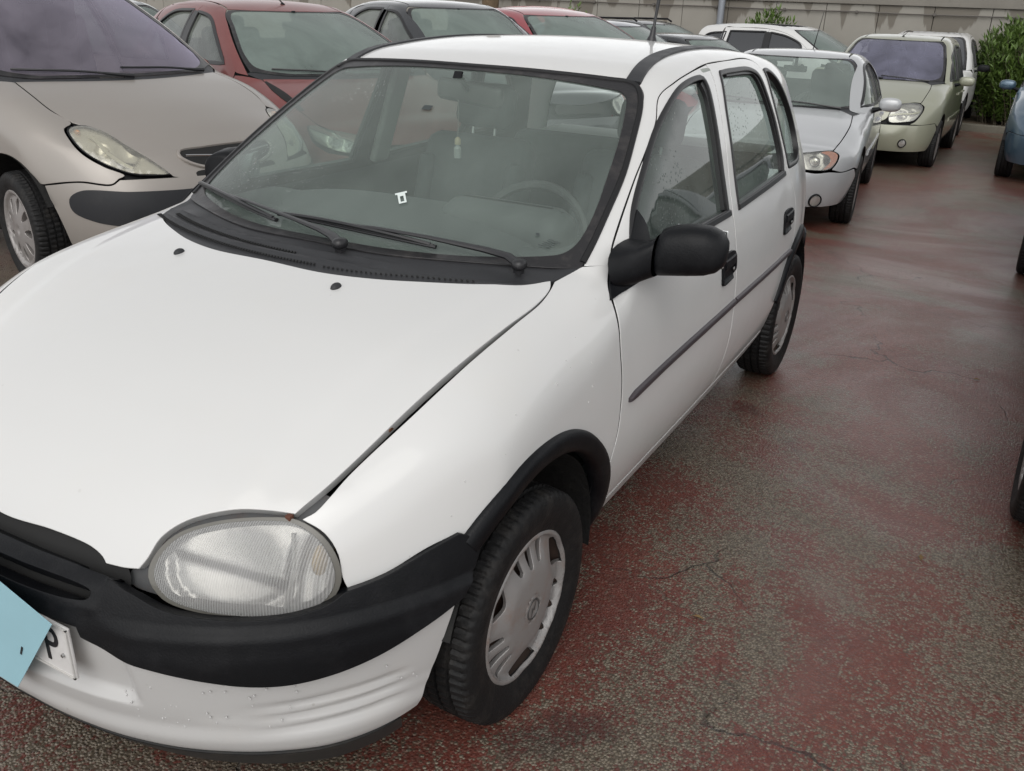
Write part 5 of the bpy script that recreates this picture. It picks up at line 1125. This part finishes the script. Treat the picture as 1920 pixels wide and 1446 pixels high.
# ============================================================ ground
def ground_material():
    m = bpy.data.materials.new('wet_red_tarmac'); m.use_nodes = True; n = m.node_tree.nodes; l = m.node_tree.links; p = n['Principled BSDF']
    tc = n.new('ShaderNodeTexCoord'); O = tc.outputs['Object']
    def noise(s, d=6, r=.55, dist=0, vec=O):
        t = n.new('ShaderNodeTexNoise'); t.inputs['Scale'].default_value = s; t.inputs['Detail'].default_value = d; t.inputs['Roughness'].default_value = r; t.inputs['Distortion'].default_value = dist; l.new(vec, t.inputs['Vector']); return t.outputs['Fac']
    def rng_(v, a, b, c=0, d=1, sm=True):
        t = n.new('ShaderNodeMapRange'); t.interpolation_type = 'SMOOTHSTEP' if sm else 'LINEAR'
        for i, x in enumerate((a, b, c, d)): t.inputs[i+1].default_value = x
        l.new(v, t.inputs[0]); return t.outputs[0]
    def mixc(f, a, b):
        t = n.new('ShaderNodeMix'); t.data_type = 'RGBA'
        for s_, v in ((6, a), (7, b)):
            if isinstance(v, tuple): t.inputs[s_].default_value = (*v, 1)
            else: l.new(v, t.inputs[s_])
        if isinstance(f, float): t.inputs[0].default_value = f
        else: l.new(f, t.inputs[0])
        return t.outputs[2]
    def math_(op, a, b):
        t = n.new('ShaderNodeMath'); t.operation = op
        for i, v in enumerate((a, b)):
            if isinstance(v, (int, float)): t.inputs[i].default_value = v
            else: l.new(v, t.inputs[i])
        return t.outputs[0]
    sep = n.new('ShaderNodeSeparateXYZ'); l.new(O, sep.inputs[0])
    vor = n.new('ShaderNodeTexVoronoi'); vor.inputs['Scale'].default_value = 135; l.new(O, vor.inputs['Vector'])
    vor2 = n.new('ShaderNodeTexVoronoi'); vor2.inputs['Scale'].default_value = 300; l.new(O, vor2.inputs['Vector'])
    sepc = n.new('ShaderNodeSeparateColor'); l.new(vor.outputs['Color'], sepc.inputs[0]); rnd = sepc.outputs[0]
    sepc2 = n.new('ShaderNodeSeparateColor'); l.new(vor2.outputs['Color'], sepc2.inputs[0]); rnd2 = sepc2.outputs[0]
    # bare aggregate
    ramp = n.new('ShaderNodeValToRGB'); l.new(rnd, ramp.inputs[0]); e = ramp.color_ramp.elements
    e[0].position = 0; e[0].color = (.060, .050, .036, 1); e[1].position = 1; e[1].color = (.225, .19, .145, 1)
    for pos, c in ((.45, (.135, .110, .078)), (.7, (.165, .135, .098)), (.88, (.185, .152, .112))): k = e.new(pos); k.color = (*c, 1)
    stone = mixc(rng_(vor.outputs['Distance'], .38, .80), ramp.outputs[0], (.066, .052, .036))
    stone = mixc(math_('MULTIPLY', rng_(rnd2, .82, .9), .55), stone, (.24, .20, .165))
    # red paint film
    red = mixc(rng_(noise(2.2, 5), .35, .7), (.135, .028, .018), (.19, .056, .038))
    red = mixc(math_('MULTIPLY', rng_(rnd, .15, .75), .6), mixc(.55, red, (.07, .022, .017)), red)
    red = mixc(math_('MULTIPLY', rng_(rnd2, .86, .93), .45), red, (.26, .14, .12))
    redb = mixc(rng_(noise(26, 5, .7), .4, .75), red, (.09, .034, .025))
    # where the paint is worn through: big patches broken up by fine noise
    big = noise(.62, 4, .6, .8); mid = noise(3.4, 6, .65)
    nearx = rng_(sep.outputs[0], .6, 1.7); neary = rng_(sep.outputs[1], 3.6, .6)
    wear = math_('ADD', math_('MULTIPLY', big, .62), math_('MULTIPLY', mid, .38))
    wear = math_('ADD', wear, math_('MULTIPLY', neary, .055))
    wmask = rng_(wear, .44, .60)
    grain = rng_(math_('ADD', math_('MULTIPLY', wmask, .92), math_('MULTIPLY', math_('SUBTRACT', rnd, .42), .95)), .30, .75)
    colr = mixc(grain, redb, stone)
    # pinkish sky sheen of the wet lane, painted into the colour in patches
    sky_sheen = rng_(noise(.9, 6, .6, 1.2), .45, .72)
    colr = mixc(math_('MULTIPLY', sky_sheen, .35), colr, (.185, .115, .095))
    # oil and damp stains
    oil = rng_(noise(1.7, 4, .5, .6), .64, .74); colr = mixc(math_('MULTIPLY', oil, .5), colr, (.018, .012, .011))
    # cracks
    dn = n.new('ShaderNodeTexNoise'); dn.inputs['Scale'].default_value = 3; dn.inputs['Detail'].default_value = 6; l.new(O, dn.inputs['Vector'])
    vm = n.new('ShaderNodeVectorMath'); vm.operation = 'MULTIPLY_ADD'; l.new(dn.outputs['Color'], vm.inputs[0]); vm.inputs[1].default_value = (.30, .30, .30); l.new(O, vm.inputs[2])
    cr = n.new('ShaderNodeTexVoronoi'); cr.feature = 'DISTANCE_TO_EDGE'; cr.inputs['Scale'].default_value = .9; l.new(vm.outputs[0], cr.inputs['Vector'])
    crm = math_('MULTIPLY', rng_(cr.outputs['Distance'], .0045, .0015), rng_(noise(1.1, 3), .50, .6)); colr = mixc(math_('MULTIPLY', crm, .7), colr, (.01, .008, .007))
    l.new(colr, p.inputs['Base Color'])
    # water film
    wet = rng_(noise(.55, 5, .6, .9), .38, .62)
    rg = math_('ADD', math_('MULTIPLY', wet, -.20), .40); rg = math_('ADD', rg, math_('MULTIPLY', noise(45, 4, .6), .18)); l.new(rg, p.inputs['Roughness'])
    p.inputs['Specular IOR Level'].default_value = .5
    p.inputs['Coat IOR'].default_value = 1.33; l.new(math_('ADD', .30, math_('MULTIPLY', wet, .55)), p.inputs['Coat Weight']); p.inputs['Coat Roughness'].default_value = .30
    hgt = math_('ADD', math_('MULTIPLY', rng_(vor.outputs['Distance'], .7, .1), .7), math_('MULTIPLY', noise(7, 5), .9)); hgt = math_('ADD', hgt, math_('MULTIPLY', rnd2, .25)); hgt = math_('SUBTRACT', hgt, math_('MULTIPLY', crm, 2.0))
    b = n.new('ShaderNodeBump'); b.inputs['Distance'].default_value = .0045; l.new(math_('ADD', .45, math_('MULTIPLY', grain, .35)), b.inputs['Strength']); l.new(hgt, b.inputs['Height']); l.new(b.outputs[0], p.inputs['Normal'])
    b2 = n.new('ShaderNodeBump'); b2.inputs['Distance'].default_value = .004; b2.inputs['Strength'].default_value = .22; l.new(hgt, b2.inputs['Height']); l.new(b2.outputs[0], p.inputs['Coat Normal'])
    return m
xs = np.unique(np.round(np.concatenate([[-300, -200, -120], np.arange(-60, -8, 4), np.arange(-8, 8, .4), np.arange(8, 61, 4), [120, 200, 300]]), 3)); ys = np.unique(np.round(np.concatenate([[-300, -150, -70], np.arange(-30, -4, 4), np.arange(-4, 20, .4), np.arange(20, 90, 5), [150, 300]]), 3))
gx, gy = np.meshgrid(xs, ys); gzv = ground_z(gx, gy)
V = np.stack([gx.ravel(), gy.ravel(), gzv.ravel()], -1); nx_ = len(xs)
F = [(j*nx_+i, j*nx_+i+1, (j+1)*nx_+i+1, (j+1)*nx_+i) for j in range(len(ys)-1) for i in range(nx_-1)]
tag(mesh('ground', V, F, ground_material()), kind='structure')
# ============================================================ wall, kerb, planting
KY, WY = 17.4, 19.6
conc = mat('concrete', (.215, .20, .175), .85, var=.22, vscale=1.6, bump=.3, bscale=35, dirt=(.16, .15, .13), dirt_amt=.5, dscale=2.5)
def wall_mat():
    m = mat('wall_concrete', (.26, .247, .218), .85, var=.12, vscale=2.2, bump=.25, bscale=30); nt_ = m.node_tree; n = nt_.nodes; l = nt_.links; p = n['Principled BSDF']
    src = p.inputs['Base Color'].links[0].from_socket
    g = n.new('ShaderNodeNewGeometry'); mp = n.new('ShaderNodeMapping'); mp.inputs['Scale'].default_value = (1.3, 1, .16); l.new(g.outputs['Position'], mp.inputs[0])
    t = n.new('ShaderNodeTexNoise'); t.inputs['Scale'].default_value = 1.6; t.inputs['Detail'].default_value = 7; l.new(mp.outputs[0], t.inputs[0])
    s = n.new('ShaderNodeSeparateXYZ'); l.new(g.outputs['Position'], s.inputs[0])
    r1 = n.new('ShaderNodeMapRange'); r1.inputs[1].default_value = .9; r1.inputs[2].default_value = 1.68; r1.inputs[3].default_value = -.14; r1.inputs[4].default_value = .10; l.new(s.outputs[2], r1.inputs[0])
    a = n.new('ShaderNodeMath'); a.operation = 'ADD'; l.new(t.outputs['Fac'], a.inputs[0]); l.new(r1.outputs[0], a.inputs[1])
    r2 = n.new('ShaderNodeMapRange'); r2.inputs[1].default_value = .545; r2.inputs[2].default_value = .57; r2.inputs[4].default_value = .72; l.new(a.outputs[0], r2.inputs[0])
    mx = n.new('ShaderNodeMix'); mx.data_type = 'RGBA'; l.new(r2.outputs[0], mx.inputs[0]); l.new(src, mx.inputs[6]); mx.inputs[7].default_value = (.11, .095, .075, 1); l.new(mx.outputs[2], p.inputs['Base Color'])
    return m
wm = wall_mat()
wl = empty('concrete_wall', (0, WY, -.6), label='stained concrete retaining wall with a ledge and a thin pipe along the back of the car park', cat='wall')
pw = 1.06; pan = MB().box((0, .12, 1.12), (pw-.012, .24, 2.26), .006).build('wall_panel', wm, wl); pan.location.x = -18-19*pw
for i in range(-18, 50):
    o = bpy.data.objects.new('wall_panel', pan.data); col.objects.link(o); o.parent = wl; o.location = (-18+pw*i, (i*7 % 3)*.002, 0)
MB().box((-2, .16, 2.55), (74, .42, .60), .01).build('ledge', conc, wl)
MB().box((-2, .20, 1.2), (74, .10, 2.3)).build('joint_backing', mat('joint', (.12, .11, .095), .9), wl)
MB().tube([(-18+i, -.04, 2.10+.006*math.sin(i*2.1)) for i in range(37)], .014, n=6).build('conduit', mat('conduit', (.10, .09, .08), .6), wl)
cl = MB().box((0, -.03, 2.10), (.05, .06, .06), .005).build('pipe_clip', mat('conduit', (0, 0, 0)), wl); cl.location.x = -17
for i in range(1, 24):
    o = bpy.data.objects.new('pipe_clip', cl.data); col.objects.link(o); o.parent = wl; o.location = (-17+i*1.5, 0, 0)
dp = MB().tube([(0, 0, 0), (0, 0, 3.2)], .075, n=12).build('downpipe', mat('grey_pipe', (.26, .28, .31), .45, .4)); dp.location = (-4.86, WY-.15, -.6); tag(dp, 'grey vertical pipe on the concrete wall above the white tall car', 'pipe')
# kerb of single stones
kb = empty('kerb', (0, KY, -.5), label='weathered concrete kerb along the planting strip by the oleander hedge', cat='kerb')
kst = None
for i in range(26):
    x = -13+i*1.0
    if kst is None: kst = MB().box((0, 0, .09), (.988, .14, .22), .018).build('kerb_stone', mat('kerb_concrete', (.13, .12, .095), .85, var=.3, vscale=3, bump=.4, bscale=30, dirt=(.08, .07, .05), dirt_amt=.6, dscale=5), kb); o = kst
    else: o = bpy.data.objects.new('kerb_stone', kst.data); col.objects.link(o); o.parent = kb
    o.location = (x, rng.uniform(-.006, .006), rng.uniform(-.005, .005)); o.rotation_euler = (0, 0, rng.uniform(-.006, .006))
soil = mat('planting_soil', (.075, .055, .035), .95, var=.5, vscale=9, bump=1, bscale=25, dirt=(.18, .12, .06), dirt_amt=.8, dscale=18)
xs2 = np.linspace(-30, 30, 121); ys2 = np.linspace(KY+.05, WY+.1, 8); gx, gy = np.meshgrid(xs2, ys2); gz2 = -.34+.03*np.sin(gx*3.1)*np.cos(gy*4.3)+.02*np.sin(gx*7.7+gy*3)
V = np.stack([gx.ravel(), gy.ravel(), gz2.ravel()], -1); F = [(j*121+i, j*121+i+1, (j+1)*121+i+1, (j+1)*121+i) for j in range(7) for i in range(120)]
tag(mesh('planting_bed', V, F, soil), kind='structure')
def leafmat(name, c):
    m = mat(name, c, .45, var=.45, vscale=2.5); p = m.node_tree.nodes['Principled BSDF']
    p.inputs['Subsurface Weight'].default_value = 0; return m
lm1 = leafmat('oleander_leaf', (.085, .14, .028)); 
def oleander(name, loc, rx, ry, h, nst, label, seed):
    rr = np.random.default_rng(seed); root = empty(name, loc, label=label, cat='shrub')
    st_ = MB(); V = []; F = []
    for i in range(nst):
        a = rr.uniform(0, 2*math.pi); q = math.sqrt(rr.uniform(0, 1)); bx, by = rx*.62*q*math.cos(a), ry*.6*q*math.sin(a)
        tx, ty = rx*q*math.cos(a), ry*q*math.sin(a); hh = h*(1-.45*q*q)*rr.uniform(.72, 1.06)
        P = [Vector((bx+(tx-bx)*t**1.3, by+(ty-by)*t**1.3, hh*t)) for t in np.linspace(0, 1, 7)]
        if i % 3 == 0: st_.tube(P, [.012*(1-.7*t) for t in np.linspace(0, 1, 7)], n=5)
        d = (P[-1]-P[-2]).normalized()
        nl = int(hh*26)
        for k in range(nl):
            t = rr.uniform(.03, 1)**.75; j = min(int(t*6), 5); c = P[j].lerp(P[j+1], t*6-j)
            az = rr.uniform(0, 2*math.pi); el = rr.uniform(.1, 1.05) if t < .9 else rr.uniform(.7, 1.4)
            L = rr.uniform(.10, .17); wd = L*.14
            ax = Vector((math.cos(az)*math.cos(el), math.sin(az)*math.cos(el), math.sin(el))); sd_ = ax.cross(Vector((rr.uniform(-.5, .5), rr.uniform(-.5, .5), 1))).normalized(); up_ = sd_.cross(ax)
            b0 = len(V); V += [c, c+ax*L*.45+sd_*wd+up_*.006, c+ax*L-up_*.012, c+ax*L*.45-sd_*wd+up_*.006, c+ax*L*.5-up_*.002]
            F += [(b0, b0+1, b0+4), (b0+1, b0+2, b0+4), (b0, b0+4, b0+3), (b0+4, b0+2, b0+3)]
    st_.build('stems', mat('stem', (.09, .075, .05), .8), root)
    tag(mesh('foliage', V, F, lm1, root, smooth=False), kind='stuff')
oleander('oleander_bush', (1.68, 18.3, -.36), 1.45, .85, 2.02, 950, 'tall dense green oleander bush at the right, behind the kerb', 3)
oleander('oleander_bush', (4.0, 18.5, -.36), 1.3, .8, 2.0, 420, 'green oleander bush furthest right, cut by the picture edge', 4)
oleander('oleander_bush', (-3.35, 17.9, -.36), .85, .5, 1.80, 300, 'green oleander bush against the wall behind the white tall car', 5)
oleander('oleander_bush', (-8.2, 18.9, -.36), .5, .45, 1.85, 100, 'small oleander tips showing above the dark red car', 6)
tr = empty('palm_trunk', (-10.3, 18.6, -.36), label='rough brown tree trunk in front of the wall above the dark red car', cat='tree')
MB().lathe([(0, .24), (.6, .20), (1.2, .22), (1.5, .19), (2.0, .22), (2.6, .18), (3.4, .17)], 14, 'z').build('trunk', mat('bark', (.12, .085, .05), .9, bump=1, bscale=14, var=.5), tr)
# the pale blue card held in front of the number plate
cd = empty('blue_card', (.066, -.775, .425), label='light blue card covering the left part of the number plate', cat='card')
cq = [at_px for at_px in ((-.10, 0, .19), (.187, 0, .105), (.03, 0, -.108), (-.16, 0, -.10))]
mb = MB(); V = [(x, 0, z) for x, _, z in cq]+[(x, .0012, z) for x, _, z in cq]
mb.add(V, [(0, 3, 2, 1), (4, 5, 6, 7)]+[(i, (i+1) % 4, 4+(i+1) % 4, 4+i) for i in range(4)]).build('card_sheet', mat('blue_card', (.29, .49, .56), .6, var=.1, vscale=7), cd, smooth=False)
MB().box((.075, -.001, .0), (.004, .001, .022), M=Matrix.Rotation(R(25), 3, 'Y')).build('pen_mark', trim_m, cd, smooth=False)
# small litter on the tarmac
lf = mat('dry_leaf', (.16, .10, .04), .8)
for i, (x, y, wh) in enumerate(((1.03, .52, 'nearest the front wheel'), (1.55, 1.15, 'level with the front door'), (1.62, 2.9, 'near the rear wheel'), (1.45, .15, 'near the lower right corner'))):
    o = MB().add([(0, 0, .003), (.016, .007, .007), (.036, .0, .004), (.016, -.008, .008)], [(0, 1, 2, 3)]).build('dry_leaf', lf, smooth=False); o.location = (x, y, float(ground_z(x, y))); o.rotation_euler = (0, 0, i*1.7)
    tag(o, 'small dry leaf on the wet red tarmac, '+wh, 'leaf', 'dry leaves on the tarmac')
